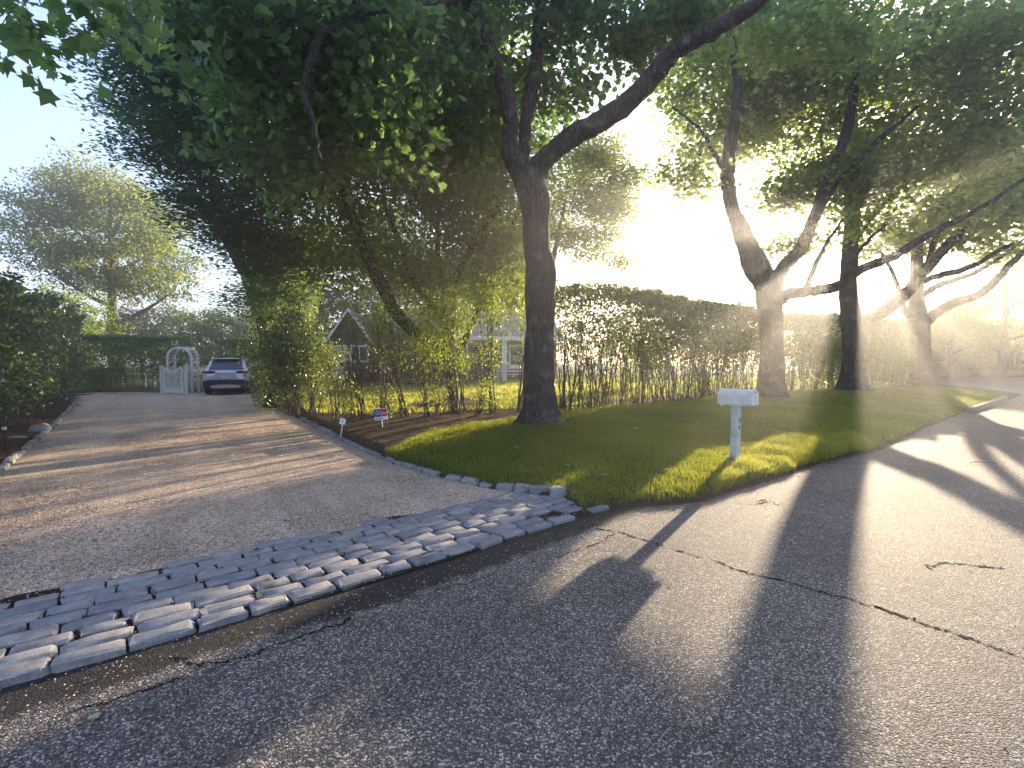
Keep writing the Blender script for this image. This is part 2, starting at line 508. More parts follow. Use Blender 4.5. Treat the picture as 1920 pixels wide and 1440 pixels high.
M['oldwhite'] = mat_plain('weathered_white_paint', (.62, .60, .55), .6, .3, nscale=7, namt=.12, bump=.1)
M['tan'] = mat_plain('tan_stucco', (.34, .28, .17), .85, .2, nscale=3, namt=.15)
M['glass'] = mat_plain('window_glass', (.03, .035, .045), .06, .8)
M['black'] = mat_plain('black_metal', (.018, .018, .018), .5, .4, nscale=20, namt=.3)
M['blackpl'] = mat_plain('black_plastic', (.02, .02, .022), .6, .3, nscale=30, namt=.2)
M['rubber'] = mat_plain('tyre_rubber', (.014, .014, .014), .85, .2, nscale=25, namt=.3)
M['alloy'] = mat_plain('alloy', (.42, .42, .43), .32, .5, metal=.9, nscale=20, namt=.1)
M['carpaint'] = mat_plain('silver_white_car_paint', (.46, .47, .50), .26, .6, metal=.25, nscale=1.5, namt=.03, **{'Coat Weight': .7, 'Coat Roughness': .06})
M['redlens'] = mat_plain('red_lens', (.34, .012, .018), .18, .6)
M['darkred'] = mat_plain('dark_red_lens', (.05, .008, .012), .18, .6)
M['plate'] = mat_plain('licence_plate', (.42, .52, .62), .4, .4, nscale=60, namt=.3)
M['chrome'] = mat_plain('chrome', (.75, .75, .76), .15, .6, metal=1.0)
M['signblue'] = mat_plain('sign_blue', (.02, .035, .22), .45, .4, nscale=40, namt=.15)
M['signred'] = mat_plain('sign_red', (.42, .025, .02), .45, .4, nscale=40, namt=.15)
M['signwhite'] = mat_plain('sign_white', (.72, .72, .70), .45, .4, nscale=30, namt=.08)
M['navy'] = mat_plain('number_blue_black', (.03, .035, .06), .5, .3, nscale=80, namt=.3)
M['amber'] = mat_plain('amber_gleam_glass', (.75, .42, .12), .25, .5, nscale=12, namt=.2, **{'Transmission Weight': .4})  # orange gleam of light on the lantern, put into the glass colour
M['rock'] = mat_plain('grey_rock', (.26, .25, .24), .85, .2, nscale=7, namt=.3, bump=.5)
M['timber'] = mat_plain('weathered_timber_edge', (.26, .22, .16), .85, .2, nscale=16, namt=.3, bump=.4)
M['crack'] = mat_plain('crack_dirt', (.010, .009, .008), .95, .1, nscale=50, namt=.4)
M['twig'] = mat_plain('twig_bark', (.06, .042, .03), .9, .1, nscale=30, namt=.3)
M['mosswhite'] = mat_plain('algae_stained_white_paint', (.52, .54, .48), .65, .3, nscale=4, namt=.3)

# ------------------------------------------------------------------ haze: one closed box of thin, forward scattering air, added to imitate lens glare
hz = MB(); hz.box((0, 55, 9.5), (230, 190, 23))
hm = NT('glare_haze_air'); hv = hm.n('ShaderNodeVolumePrincipled')
hv.inputs['Color'].default_value = (.96, .97, 1.0, 1); hv.inputs['Density'].default_value = .0037; hv.inputs['Anisotropy'].default_value = .76
hm.l(hv.outputs[0], hm.out.inputs['Volume'])
glare_haze = hz.build('glare_haze', hm.m); tag(glare_haze, kind='stuff')

# ------------------------------------------------------------------ layout of the ground
RD = np.array([.77, .64]); RD = RD / np.linalg.norm(RD)       # road direction
RN = np.array([-RD[1], RD[0]])                                # away from the road, towards the plots
road_edge_px = [(1090, 956), (1150, 950), (1290, 940), (1345, 926), (1400, 908), (1470, 890), (1560, 862), (1640, 842), (1690, 822), (1740, 797), (1815, 769), (1886, 748)]
road_edge = [at(x, y)[:2] for x, y in road_edge_px]
drive_edge_px = [(500, 756), (560, 783), (620, 815), (680, 845), (720, 862), (780, 882), (840, 900), (905, 916), (980, 926), (1060, 936)]
drive_edge = [at(x, y)[:2] for x, y in drive_edge_px]
plotA = drive_edge + road_edge + [np.array(p) for p in [(21.0, 20.8), (22.8, 23.2), (27.0, 33.5), (33, 50), (40, 80), (40, 120), (-16, 120), (-16, 30), (-11.2, 23.5)]]
left_edge_px = [(0, 884), (40, 850), (75, 822), (105, 795), (130, 770), (150, 745)]
left_edge = [at(x, y)[:2] for x, y in left_edge_px]
plotB = [np.array(p) for p in [(-60, -45), (-28, -17), (-5.6, 1.9), (-5.0, 3.6), (-5.9, 5.2)]] + left_edge + [np.array(p) for p in [(-19.8, 23.3), (-10.8, 23.6), (-16.2, 30), (-16.2, 120), (-90, 120), (-90, -45)]]
plotC = [(30.0, 17.0), (38.5, 30), (47, 50), (60, 80), (120, 80), (120, -40), (60, -20), (26, 7)]  # across the cross street
plotD = [(-30, -30), (20, 0.5), (26, 6.0), (60, -30), (60, -60), (-30, -60)]

hedge_line = np.array([(1.1, 12.1), (4.6, 14.9), (8.9, 19.0), (14.2, 21.9), (19.6, 24.9)])
shrub_line = np.array([(-8.9, 19.6), (-6.6, 15.4), (-4.4, 12.3), (-2.7, 11.4), (-.6, 11.5), (1.1, 12.1)])

def land_height(X, Y):
    """signed shape of the raised lawns: about -0.06 under roads and drive, 0.05..0.35 on the plots"""
    z = np.full(np.shape(X), -.07)
    ed = np.zeros(np.shape(X))
    for k, pl in enumerate((plotA, plotB, plotC, plotD)):
        ins = inside(pl, X, Y)
        d = seg_dist(pl, X, Y)
        sdst = np.where(ins, d, -d) + .05 * vnoise(X, Y, .35, 3 + k) + .03 * vnoise(X, Y, .12, 9 + k)
        lip = np.clip(sdst / .16, -1, 1)
        zz = np.where(sdst > 0, .055 * np.sin(lip.clip(0, 1) * PI / 2), -.07 * np.clip(-sdst / .1, 0, 1))
        if k == 0:
            dr = seg_dist(road_edge, X, Y, False)
            zz = zz + np.where(sdst > 0, .26 * (1 - np.exp(-np.minimum(d, 12) / 3.2)) + .06 * (1 - np.exp(-dr / 1.2)) * (sdst > 0), 0)
        else:
            zz = zz + np.where(sdst > 0, .05 * (1 - np.exp(-d / 1.5)), 0)
        z = np.where(sdst > -.12, np.maximum(z, zz), z)
        ed = np.maximum(ed, np.where(sdst > 0, np.exp(-sdst / .10), np.where(sdst > -.12, 1, 0)))
    return z + .012 * vnoise(X, Y, .8, 21) * (z > 0) + .006 * vnoise(X, Y, .22, 22) * (z > 0), ed

def gz(x, y):
    z, _ = land_height(np.array([float(x)]), np.array([float(y)]))
    return float(max(z[0], 0.0))

# ground sheet to the horizon
gs = MB(); gs.add([(-114, -39, -.12), (114, -39, -.12), (114, 149, -.12), (-114, 149, -.12)], [(0, 1, 2, 3)])
tag(gs.build('ground', M['field']), kind='structure')

# lawns heightfield
def axis(lo, hi, f0, f1, fine, coarse):
    a = [lo]
    while a[-1] < hi:
        x = a[-1]
        s = fine if f0 <= x <= f1 else min(coarse, fine + .12 * min(abs(x - f0), abs(x - f1)))
        a.append(x + s)
    return np.array(a)
gx = axis(-85, 112, -10, 14, .14, 3.0)
gy = axis(-38, 118, 3.5, 15, .14, 3.0)
GX, GY = np.meshgrid(gx, gy)
GZ, GE = land_height(GX, GY)
# mulch: the bed under the shrub row and hedge, the left bed, the ring round the yard tree
mul = np.zeros_like(GX)
d1 = seg_dist(np.vstack([shrub_line]), GX, GY, False)
mul = np.maximum(mul, np.clip(1.25 - d1 / .75, 0, 1))
bedpoly = [at(x, y)[:2] for x, y in [(500, 757), (560, 784), (620, 815), (680, 845), (735, 866), (800, 845), (900, 815), (960, 797), (960, 780), (740, 780), (600, 770)]]
mul = np.maximum(mul, np.where(inside(bedpoly, GX, GY), 1.0, 0))
d2 = seg_dist(hedge_line, GX, GY, False)
mul = np.maximum(mul, np.clip(1.2 - d2 / .62, 0, 1))
YT = np.array([-1.75, 14.3])
dY = np.hypot((GX - YT[0]) / 1.05, (GY - YT[1]) / .8)
mul = np.maximum(mul, np.clip(1.5 - dY, 0, 1))
GZ = GZ + .10 * np.clip(1.3 - dY, 0, 1)
insB = inside(plotB, GX, GY) & (GX > -21.5) & (GY > 0) & (GY < 24)
dB = seg_dist(left_edge, GX, GY, False)
mul = np.maximum(mul, np.where(insB & (dB < 3.0), 1.0, 0))
T1 = np.array([0.56, 10.25])
ny, nx = GX.shape
idx = np.arange(nx * ny).reshape(ny, nx)
Fq = np.stack([idx[:-1, :-1], idx[:-1, 1:], idx[1:, 1:], idx[1:, :-1]], axis=-1).reshape(-1, 4)
zf = GZ.ravel()[Fq].max(axis=1)
Fq = Fq[zf > -.069]
lawn = np_mesh('lawn', np.stack([GX, GY, GZ], -1).reshape(-1, 3), Fq, M['lawn'], smooth=True, attrs={'mulch': mul.ravel(), 'edge': GE.ravel()})
tag(lawn, kind='structure')

# road: one sheet under everything at z=0, soil mask along the band and the lawn edge
rx = axis(-60, 70, -4, 14, .14, 3.0); ry = axis(-40, 90, 1.5, 12, .14, 3.0)
RX, RY = np.meshgrid(rx, ry)
near_px = [(-230, 1362), (-110, 1322), (0, 1284), (60, 1266), (200, 1228), (340, 1183), (470, 1150), (555, 1130), (700, 1090), (850, 1046), (920, 1022), (1000, 996), (1085, 968), (1130, 957)]
near_edge = np.array([at(x, y)[:2] for x, y in near_px])
near_edge = np.vstack([near_edge[0] + (near_edge[0] - near_edge[2]) * 6, near_edge])
dn = seg_dist(near_edge, RX, RY, False)
dr = seg_dist(road_edge, RX, RY, False)
soil = np.clip(1.45 - dn / .34, 0, 1) + .75 * np.clip(1.0 - dr / .16, 0, 1)
soil = np.clip(soil, 0, 1)
ny, nx = RX.shape
idx = np.arange(nx * ny).reshape(ny, nx)
Fq = np.stack([idx[:-1, :-1], idx[:-1, 1:], idx[1:, 1:], idx[1:, :-1]], axis=-1).reshape(-1, 4)
RZ = -.0 + .012 * vnoise(RX, RY, 2.2, 31) - .016
road = np_mesh('road', np.stack([RX, RY, RZ], -1).reshape(-1, 3), Fq, M['asphalt'], smooth=True, attrs={'soil': soil.ravel()})
tag(road, kind='structure')

# cracks in the asphalt (thin dirt-filled strips sunk to the surface)
def crack(pxs, w=.012, seed=0):
    P = crom([at(x, y)[:2] for x, y in pxs], 14)
    r = np.random.default_rng(seed)
    P = P + r.normal(0, .013, P.shape) + .02 * np.stack([vnoise(P[:, 0], P[:, 1], .23, seed), vnoise(P[:, 1], P[:, 0], .19, seed + 3)], 1)
    T = np.gradient(P, axis=0); T /= np.linalg.norm(T, axis=1)[:, None]
    N = np.stack([-T[:, 1], T[:, 0]], 1)
    ww = w * (.12 + r.random(len(P)) ** 1.6 * 1.5)[:, None]
    a = P + N * ww; b = P - N * ww
    zc = lambda Q: .012 * vnoise(Q[:, 0], Q[:, 1], 2.2, 31) - .016 + .003
    V = np.vstack([np.c_[a, zc(a)], np.c_[b, zc(b)]])
    n = len(P); i = np.arange(n - 1)
    o = np_mesh('crack', V, np.stack([i, i + 1, n + i + 1, n + i], 1), M['crack'], road)
    return o
crack([(1090, 985), (1160, 996), (1230, 1018), (1330, 1048), (1420, 1078), (1500, 1095), (1600, 1126), (1700, 1155), (1800, 1190), (1900, 1224), (2050, 1280)], .011, 1)
crack([(985, 1052), (1050, 1040), (1110, 1020), (1150, 998)], .006, 2)
crack([(1735, 1062), (1770, 1054), (1830, 1056), (1880, 1062)], .012, 3)
crack([(330, 1228), (380, 1238), (440, 1232), (520, 1205), (620, 1170), (660, 1150)], .007, 4)
crack([(150, 1320), (260, 1290), (330, 1268)], .007, 5)
crack([(1560, 868), (1640, 868), (1720, 874)], .010, 6)
crack([(600, 1150), (720, 1128), (860, 1092), (960, 1060)], .004, 7)

# gravel drive
far_px = [(-260, 1178), (0, 1120), (150, 1092), (300, 1064), (430, 1036), (600, 1000), (720, 968), (860, 946), (905, 934)]
far_edge = np.array([at(x, y)[:2] for x, y in far_px])
drive_poly = [p for p in far_edge] + [p for p in reversed(drive_edge)] + [np.array(p) for p in [(-10.5, 22), (-10.6, 24.5), (-13.6, 32), (-16.8, 32), (-16.8, 26), (-20.5, 24.2), (-20.5, 22.5)]] + [p for p in reversed(left_edge)] + [np.array((-6.2, 5.4)), np.array((-5.6, 4.3))]
dx = axis(-22, 2.0, -9, 1.0, .10, .5); dy = axis(2.0, 33, 2.5, 10, .10, .5)
DX, DY = np.meshgrid(dx, dy)
ins = inside(drive_poly, DX, DY); dd = seg_dist(drive_poly, DX, DY)
sd_ = np.where(ins, dd, -dd) + .05 * vnoise(DX, DY, .25, 41) + .085 + .05 * vnoise(DX, DY, .12, 47)
# keep clear of far band edge, otherwise run under the lawns
DZ = np.clip(sd_ / .12, -1, 1) * .018 - .004 + .007 * vnoise(DX, DY, .5, 42) + .010 * vnoise(DX, DY, 1.7, 43)
DZ = np.where(sd_ < -.3, -.03, DZ)
ny, nx = DX.shape
idx = np.arange(nx * ny).reshape(ny, nx)
Fq = np.stack([idx[:-1, :-1], idx[:-1, 1:], idx[1:, 1:], idx[1:, :-1]], axis=-1).reshape(-1, 4)
keep = sd_.ravel()[Fq].max(axis=1) > -.2
drive = np_mesh('gravel_driveway', np.stack([DX, DY, DZ], -1).reshape(-1, 3), Fq[keep], M['gravel'], smooth=True)
tag(drive, kind='structure')

# ------------------------------------------------------------------ cobble apron
def block_mesh(name, l, w, h, seed, bev=.018, rough=.006):
    r = np.random.default_rng(seed)
    sk = r.normal(0, .010, 4); cut = r.random(4) < .3
    nx_, ny_ = 5, 4
    xs = np.array([-1, -.84, 0, .84, 1]) * l / 2; ys = np.array([-1, -.68, .68, 1]) * w / 2
    V = []; 
    for j, y in enumerate(ys):
        for i, x in enumerate(xs):
            e = (i in (0, nx_ - 1)) or (j in (0, ny_ - 1))
            corner = (i in (0, nx_ - 1)) and (j in (0, ny_ - 1))
            z = h - (bev if e else 0) - (bev * .7 if corner else 0) + r.normal(0, rough)
            sx = x * (.965 if corner else 1); sy = y * (.93 if corner else 1)
            if corner:
                q = (0 if i == 0 else 1) + (0 if j == 0 else 2)
                sx += -math.copysign(.020, x) * cut[q] + sk[q] * .5; sy += -math.copysign(.012, y) * cut[q] + sk[q] * .6
            V.append((sx + r.normal(0, rough * 1.1), sy + r.normal(0, rough * 1.1), z))
    F = []
    for j in range(ny_ - 1):
        for i in range(nx_ - 1):
            a = j * nx_ + i; F.append((a, a + 1, a + nx_ + 1, a + nx_))
    ring = list(range(nx_)) + [nx_ * (j + 1) - 1 for j in range(1, ny_)] + [nx_ * (ny_ - 1) + i for i in range(nx_ - 2, -1, -1)] + [nx_ * j for j in range(ny_ - 2, 0, -1)]
    base = len(V)
    for k in ring: V.append((V[k][0] * 1.03, V[k][1] * 1.05, -.03))
    n = len(ring)
    for k in range(n): F.append((ring[(k + 1) % n], ring[k], base + k, base + (k + 1) % n))
    me = bpy.data.meshes.new(name); me.from_pydata(V, [], F)
    me.polygons.foreach_set('use_smooth', [k_ in (5, 6) for k_ in range(len(F))] if bev < .012 else [False] * len(F)); me.materials.append(M['cobble']); me.update()
    return me

apron = empty('cobble_apron', (*near_edge[6], 0), 0, kind='structure')
AP = Vector(apron.location)
variants = [block_mesh('cobblestone', 1, 1, 1, 100 + k, 0, 0) for k in range(0)]
cob_meshes = {}
def cob_mesh(lk, seed):
    key = (lk, seed % 8)
    if key not in cob_meshes:
        cob_meshes[key] = block_mesh('cobblestone', lk / 100, [.130, .134, .124, .132, .120, .128, .134, .127][seed % 8], .05, 50 + lk * 8 + seed % 8, .009, .0045)
    return cob_meshes[key]
band_poly = np.vstack([near_edge[1:], at(1120, 938)[:2], at(1040, 928)[:2], at(960, 922)[:2], far_edge[::-1]])
_c = crom(near_edge[1:], 10)
_u = _c @ RD; _v = _c @ RN
_pf = np.polyfit(_u, _v, 2)
_uu = np.linspace(_u.min(), _u.max(), 160)
base_c = _uu[:, None] * RD + np.polyval(_pf, _uu)[:, None] * RN
seg = np.r_[0, np.cumsum(np.linalg.norm(np.diff(base_c, axis=0), axis=1))]
def along(s):
    x = np.interp(s, seg, base_c[:, 0]); y = np.interp(s, seg, base_c[:, 1])
    x2 = np.interp(s + .15, seg, base_c[:, 0]); y2 = np.interp(s + .15, seg, base_c[:, 1])
    if s + .15 > seg[-1]: x2, y2 = x + RD[0] * .15, y + RD[1] * .15
    return np.array([x, y]), np.array([x2 - x, y2 - y])
ncob = 0
for row in range(10):
    off = .070 + row * .143
    s = -.1 + random.random() * .3
    while s < seg[-1] + .1:
        lk = random.choice([22, 26, 28, 28, 30, 32])
        ln = lk / 100
        p, tdir = along(min(max(s + ln / 2, 0), seg[-1]))
        th = math.atan2(tdir[1], tdir[0])
        nrm = np.array([-math.sin(th), math.cos(th)])
        q = p + nrm * (off + random.gauss(0, .006))
        s += ln + random.uniform(.012, .030)
        if not inside(band_poly, np.array([q[0]]), np.array([q[1]]))[0]: continue
        dfar = seg_dist(far_edge, q[0:1], q[1:2], False)[0]
        if dfar < .07 and random.random() < .35: continue
        if random.random() < .006: continue
        if ncob >= 300: continue
        o = bpy.data.objects.new('cobblestone', cob_mesh(lk, random.randint(0, 7)))
        COL.objects.link(o); o.parent = apron
        sink = -.012 * max(0, 1 - dfar / .35) if dfar < .35 else 0
        o.location = (q[0] - AP.x, q[1] - AP.y, -.026 + sink + random.gauss(0, .0035))
        o.rotation_euler = (random.gauss(0, .025), random.gauss(0, .018), th + random.gauss(0, .022))
        ncob += 1
bed = MB()
bp = [Vector((p[0] - AP.x, p[1] - AP.y, .0)) for p in band_poly]
bed.add(bp, [list(range(len(bp)))])
bo = bed.build('joint_bed', M['soil'], apron)

# kerb blocks: big granite blocks where lawn meets the apron, long edging stones along the drive
kerb = empty('driveway_edging', (*drive_edge[6], 0), 0, kind='structure')
KP = Vector(kerb.location)
big = [block_mesh('kerb_block', l, w, .12, 300 + k, .016, .006) for k, (l, w) in enumerate([(.21, .15), (.24, .16), (.19, .17), (.23, .14)])]
kb_px = [(852, 896, 4), (884, 902, 3), (914, 908, 6), (948, 914, -3), (980, 917, 0), (1012, 921, 2), (1047, 926, -2), (1086, 927, 0), (1118, 936, -5)]
for k, (x, y, tilt) in enumerate(kb_px):
    q = at(x, y, .04)
    o = bpy.data.objects.new('kerb_block', big[k % 4]); COL.objects.link(o); o.parent = kerb
    o.location = (q[0] - KP.x, q[1] - KP.y, [-.045, -.04, -.05, -.03, -.02, -.015, .005, -.035, -.075][k])
    o.rotation_euler = (random.gauss(0, .04), random.gauss(0, .04), R(-2 + tilt) + random.gauss(0, .05) + (R(-14) if k < 3 else 0))
flat = [block_mesh('edging_stone', l, .11, .075, 320 + k, .010, .004) for k, l in enumerate([.26, .30, .33, .24])]
def edging(line, parent, PP, skip=0.0, zoff=-.012, tilt=.03):
    c = crom(line, 8); sg = np.r_[0, np.cumsum(np.linalg.norm(np.diff(c, axis=0), axis=1))]
    s = 0
    while s < sg[-1] - .2:
        k = random.randint(0, 3); ln = [.26, .30, .33, .24][k]
        x = np.interp(s + ln / 2, sg, c[:, 0]); y = np.interp(s + ln / 2, sg, c[:, 1])
        x2 = np.interp(s + ln, sg, c[:, 0]); y2 = np.interp(s + ln, sg, c[:, 1])
        th = math.atan2(y2 - y, x2 - x)
        s += ln + random.uniform(.01, .03)
        if random.random() < skip: continue
        o = bpy.data.objects.new('edging_stone', flat[k]); COL.objects.link(o); o.parent = parent
        o.location = (x - PP.x, y - PP.y, zoff + random.gauss(0, .005))
        o.rotation_euler = (random.gauss(0, tilt), random.gauss(0, tilt), th + random.gauss(0, .03))
edging([p - RN * 0 for p in drive_edge[:7]], kerb, KP)
kerb2 = empty('left_driveway_edging', (*left_edge[0], 0), 0, kind='structure')
edging([np.array((-5.9, 5.2))] + left_edge, kerb2, Vector(kerb2.location), .06, -.01, .07)

# timber edge at the corner, loose rock
a_, b_ = at(1816, 770, .05), at(1886, 747, .05)
tb = MB(); tb.bar(a_, b_, .14, .16)
tag(tb.build('timber_edge', M['timber'], bevel=.012), 'long pale kerb stone half sunk at the corner of the lawn by the cross street', 'kerb')

def rock(name, loc, s, label, seed=0, cat='rock'):
    bm = bmesh.new(); bmesh.ops.create_icosphere(bm, subdivisions=3, radius=1)
    for v in bm.verts:
        n = mnoise.noise(v.co * 1.3 + Vector((seed, 0, 0))) * .35 + mnoise.noise(v.co * 3 + Vector((seed, 5, 0))) * .12
        v.co *= 1 + n; v.co.x *= s[0]; v.co.y *= s[1]; v.co.z *= s[2]
    me = bpy.data.meshes.new(name); bm.to_mesh(me); bm.free()
    me.polygons.foreach_set('use_smooth', [True] * len(me.polygons))
    o = add_mesh(name, me, M['rock']); o.location = loc
    return tag(o, label, cat)
p = at(76, 812); rock('rock', (p[0], p[1], .08), (.20, .16, .13), 'rounded pale grey rock beside the left driveway edging', 3)
p = at(30, 826); rock('rock', (p[0], p[1], .03), (.22, .12, .06), 'flat grey stone lying in the left mulch bed near the front path light', 8)

# ------------------------------------------------------------------ foliage engine
def tpl_maple():
    # five pointed lobes, folded along the midrib
    pts = [(0, -.42), (.20, -.30), (.50, -.26), (.34, -.02), (.52, .22), (.22, .20), (0, .58), (-.22, .20), (-.52, .22), (-.34, -.02), (-.50, -.26), (-.20, -.30)]
    V = np.array([(x, y, -abs(x) * .28 - .12 * y * y) for x, y in pts] + [(0, .02, .0)])
    F = np.array([(12, i, (i + 1) % 12) for i in range(12)])
    return V, F
def tpl_maple5():
    pts = [(0, -.40), (.46, -.24), (.30, .02), (.46, .24), (.0, .58), (-.46, .24), (-.30, .02), (-.46, -.24)]
    V = np.array([(x, y, -abs(x) * .25) for x, y in pts])
    F = np.array([(0, 1, 2), (0, 2, 4), (2, 3, 4), (0, 4, 6), (4, 5, 6), (0, 6, 7)])
    return V, F
def tpl_oval():
    V = np.array([(0, -.5, 0), (.24, -.08, -.07), (0, .5, -.05), (-.24, -.08, -.07)])
    return V, np.array([(0, 1, 2), (0, 2, 3)])
def tpl_penta():
    pts = [(0, -.42), (.46, -.12), (.27, .38), (-.27, .38), (-.46, -.12)]
    V = np.array([(x, y, -abs(x) * .3 - .1 * y) for x, y in pts])
    return V, np.array([(0, 1, 2), (0, 2, 3), (0, 3, 4)])
TPL = {'penta': tpl_penta(), 'maple': tpl_maple(), 'maple5': tpl_maple5(), 'oval': tpl_oval()}

def leaves(name, P, size, tpl, mat, parent=None, up=.6, droop=.0, szvar=.35, rv=None, r=None, detail=None):
    """one leaf at every row of P, tilted at random round 'up'"""
    r = r or rng
    n = len(P)
    TV, TF = TPL[tpl]
    nrm = r.normal(0, 1, (n, 3)); nrm /= np.linalg.norm(nrm, axis=1)[:, None]
    nrm = nrm * (1 - up) + np.array([0, 0, 1.0]) * up
    nrm /= np.linalg.norm(nrm, axis=1)[:, None] + 1e-9
    tdir = r.normal(0, 1, (n, 3)); tdir[:, 2] -= droop
    tdir -= nrm * (tdir * nrm).sum(1)[:, None]
    tdir /= np.linalg.norm(tdir, axis=1)[:, None] + 1e-9
    b = np.cross(tdir, nrm)
    s = size * (1 + szvar * r.uniform(-1, 1, n))
    V = P[:, None, :] + s[:, None, None] * (TV[None, :, 0:1] * b[:, None, :] + TV[None, :, 1:2] * tdir[:, None, :] + TV[None, :, 2:3] * nrm[:, None, :])
    k = len(TV)
    if rv is None: rv = r.random(n)
    if detail is None:
        F = (np.arange(n)[:, None, None] * k + TF[None]).reshape(-1, 3)
        return np_mesh(name, V.reshape(-1, 3), F, mat, parent, attrs={'rnd': np.repeat(rv, k)})
    # nearby leaves (detail mask) take the finely lobed outline, all in one mesh
    TV2, TF2 = TPL['maple']; k2 = len(TV2)
    far, nr = np.where(~detail)[0], np.where(detail)[0]
    V1 = V[far].reshape(-1, 3); F1 = (np.arange(len(far))[:, None, None] * k + TF[None]).reshape(-1, 3)
    V2 = P[nr, None, :] + s[nr, None, None] * (TV2[None, :, 0:1] * b[nr, None, :] + TV2[None, :, 1:2] * tdir[nr, None, :] + TV2[None, :, 2:3] * nrm[nr, None, :])
    F2 = (np.arange(len(nr))[:, None, None] * k2 + TF2[None]).reshape(-1, 3) + len(V1)
    return np_mesh(name, np.vstack([V1, V2.reshape(-1, 3)]), np.vstack([F1, F2]), mat, parent, attrs={'rnd': np.r_[np.repeat(rv[far], k), np.repeat(rv[nr], k2)]})

def blob_points(blobs, n, r):
    """random points in a union of ellipsoids (cx,cy,cz,rx,ry,rz), weighted by size, thinned in the core"""
    B = np.array(blobs, float)
    w = (B[:, 3] * B[:, 4] * B[:, 5]) ** .7; w /= w.sum()
    k = r.choice(len(B), n, p=w)
    d = r.normal(0, 1, (n, 3)); d /= np.linalg.norm(d, axis=1)[:, None]
    rad = r.random(n) ** .45
    return B[k, :3] + d * rad[:, None] * B[k, 3:6], k

def smooth_rand(P, s, seed):
    """smooth value in 0..1 per clump"""
    return np.clip(.5 + .5 * (vnoise(P[:, 0] + P[:, 2] * .7, P[:, 1] - P[:, 2] * .5, s, seed)), 0, 1)

def grow_tree(name, base, limbs, blobs, n_cl, per, size, tpl, leafmat, barkmat, label, cat='tree', group=None, seed=1,
              spread=(.42, .42, .22), up=.45, droop=.5, trunk_sides=14, tw_r=.018, flare=None, root_obj=None, noise_amt=.10, zmin=0.0, drop=.0):
    r = np.random.default_rng(seed)
    root = empty(name, tuple(base), 0, label, cat, group)
    b = np.array(base, float)
    VS, FS, off = [], [], 0
    nodes, nrad = [], []
    for li, (pts, rad) in enumerate(limbs):
        C = crom(np.c_[np.array(pts, float), np.array(rad, float)], 7)
        P_, R_ = C[:, :3], np.maximum(C[:, 3], .008)
        if li > 0:
            P_ = P_ + r.normal(0, .012, P_.shape)
        if li == 0 and flare:
            zz = P_[:, 2] - b[2]
            R_ = R_ * (1 + flare * np.exp(-np.maximum(zz, 0) / .28))
        lob = (.17 * np.exp(-np.maximum(P_[:, 2] - b[2], 0) / .32) + .025) if (li == 0 and flare) else None
        V, F = tube_arrays(P_, R_, trunk_sides + 4 if lob is not None else (trunk_sides if li == 0 else 10), noise_amt if R_.max() > .05 else 0, seed * 3.3, None, lob)
        VS.append(V); FS.append(F + off); off += len(V)
        nodes.append(P_); nrad.append(R_)
    nodes = np.vstack(nodes); nrad = np.concatenate(nrad)
    ok = nodes[:, 2] > b[2] + .9
    if ok.sum() < 5: ok[:] = True
    nodes, nrad = nodes[ok], nrad[ok]
    C, kb = blob_points(blobs, n_cl, r)
    C = C[C[:, 2] > zmin]
    # attach clusters greedily, nearest first
    dmin = np.sqrt(((C[:, None, :] - nodes[None]) ** 2).sum(-1)).min(1)
    order = np.argsort(dmin)
    NB = np.zeros((len(nodes) + len(C) * 5, 3)); NR = np.zeros(len(NB)); nn = len(nodes)
    NB[:nn] = nodes; NR[:nn] = nrad
    for ci in order:
        c = C[ci]
        dv = NB[:nn] - c
        d = (dv ** 2).sum(1) + .6 * np.maximum(dv[:, 2], 0) ** 2
        k = int(np.argmin(d)); a = NB[k]
        L_ = math.sqrt(((a - c) ** 2).sum())
        if L_ < .05: continue
        r0 = min(NR[k] * .75, tw_r * (.5 + .55 * L_))
        mid = (a + c) / 2 + r.normal(0, .07 * L_, 3) + np.array([0, 0, -.04 * L_])
        q = crom([a, mid, c], 3)[:6]
        t = np.linspace(0, 1, len(q))
        rr = np.maximum(r0 * (1 - t) + .004 * t, .003)
        V, F = tube_arrays(q, rr, 3 if r0 < .03 else 5)
        VS.append(V); FS.append(F + off); off += len(V)
        m = min(5, len(q) - 1)
        NB[nn:nn + m] = q[1:m + 1]; NR[nn:nn + m] = rr[1:m + 1]; nn += m
    V = np.vstack(VS) - b; F = np.vstack(FS)
    np_mesh('trunk', V, F, barkmat, root, smooth=True)
    # leaves
    npc = np.maximum(3, (per * r.uniform(.4, 1.6, len(C))).astype(int))
    ci = np.repeat(np.arange(len(C)), npc)
    o3 = r.normal(0, 1, (len(ci), 3)) * np.array(spread)
    o3[:, 2] -= drop * np.hypot(o3[:, 0], o3[:, 1])
    LP = C[ci] + o3
    LP = LP[LP[:, 2] > zmin - .3]
    cr = smooth_rand(LP, .9, seed)
    rv = np.clip(r.random(len(LP)) * .55 + cr * .45, 0, 1)
    det = None
    if tpl == 'maple':
        det = np.linalg.norm(LP - np.array([0, 0, CAMH]), axis=1) < 7.2; tpl = 'maple5'
    leaves('crown', LP - b, size, tpl, leafmat, root, up, droop, .38, rv, r, det)
    return root

def A(px, py, Y, r_): 
    p = atd(px, py, Y); return (*p, r_)
def limb(*rows):
    """rows of (px, py, Y, radius m)"""
    pts = [atd(a, b, c) for a, b, c, d in rows]
    return pts, [d for a, b, c, d in rows]
def blob(px, py, Y, rx, ry, rz):
    p = atd(px, py, Y); return (p[0], p[1], p[2], rx, ry, rz)

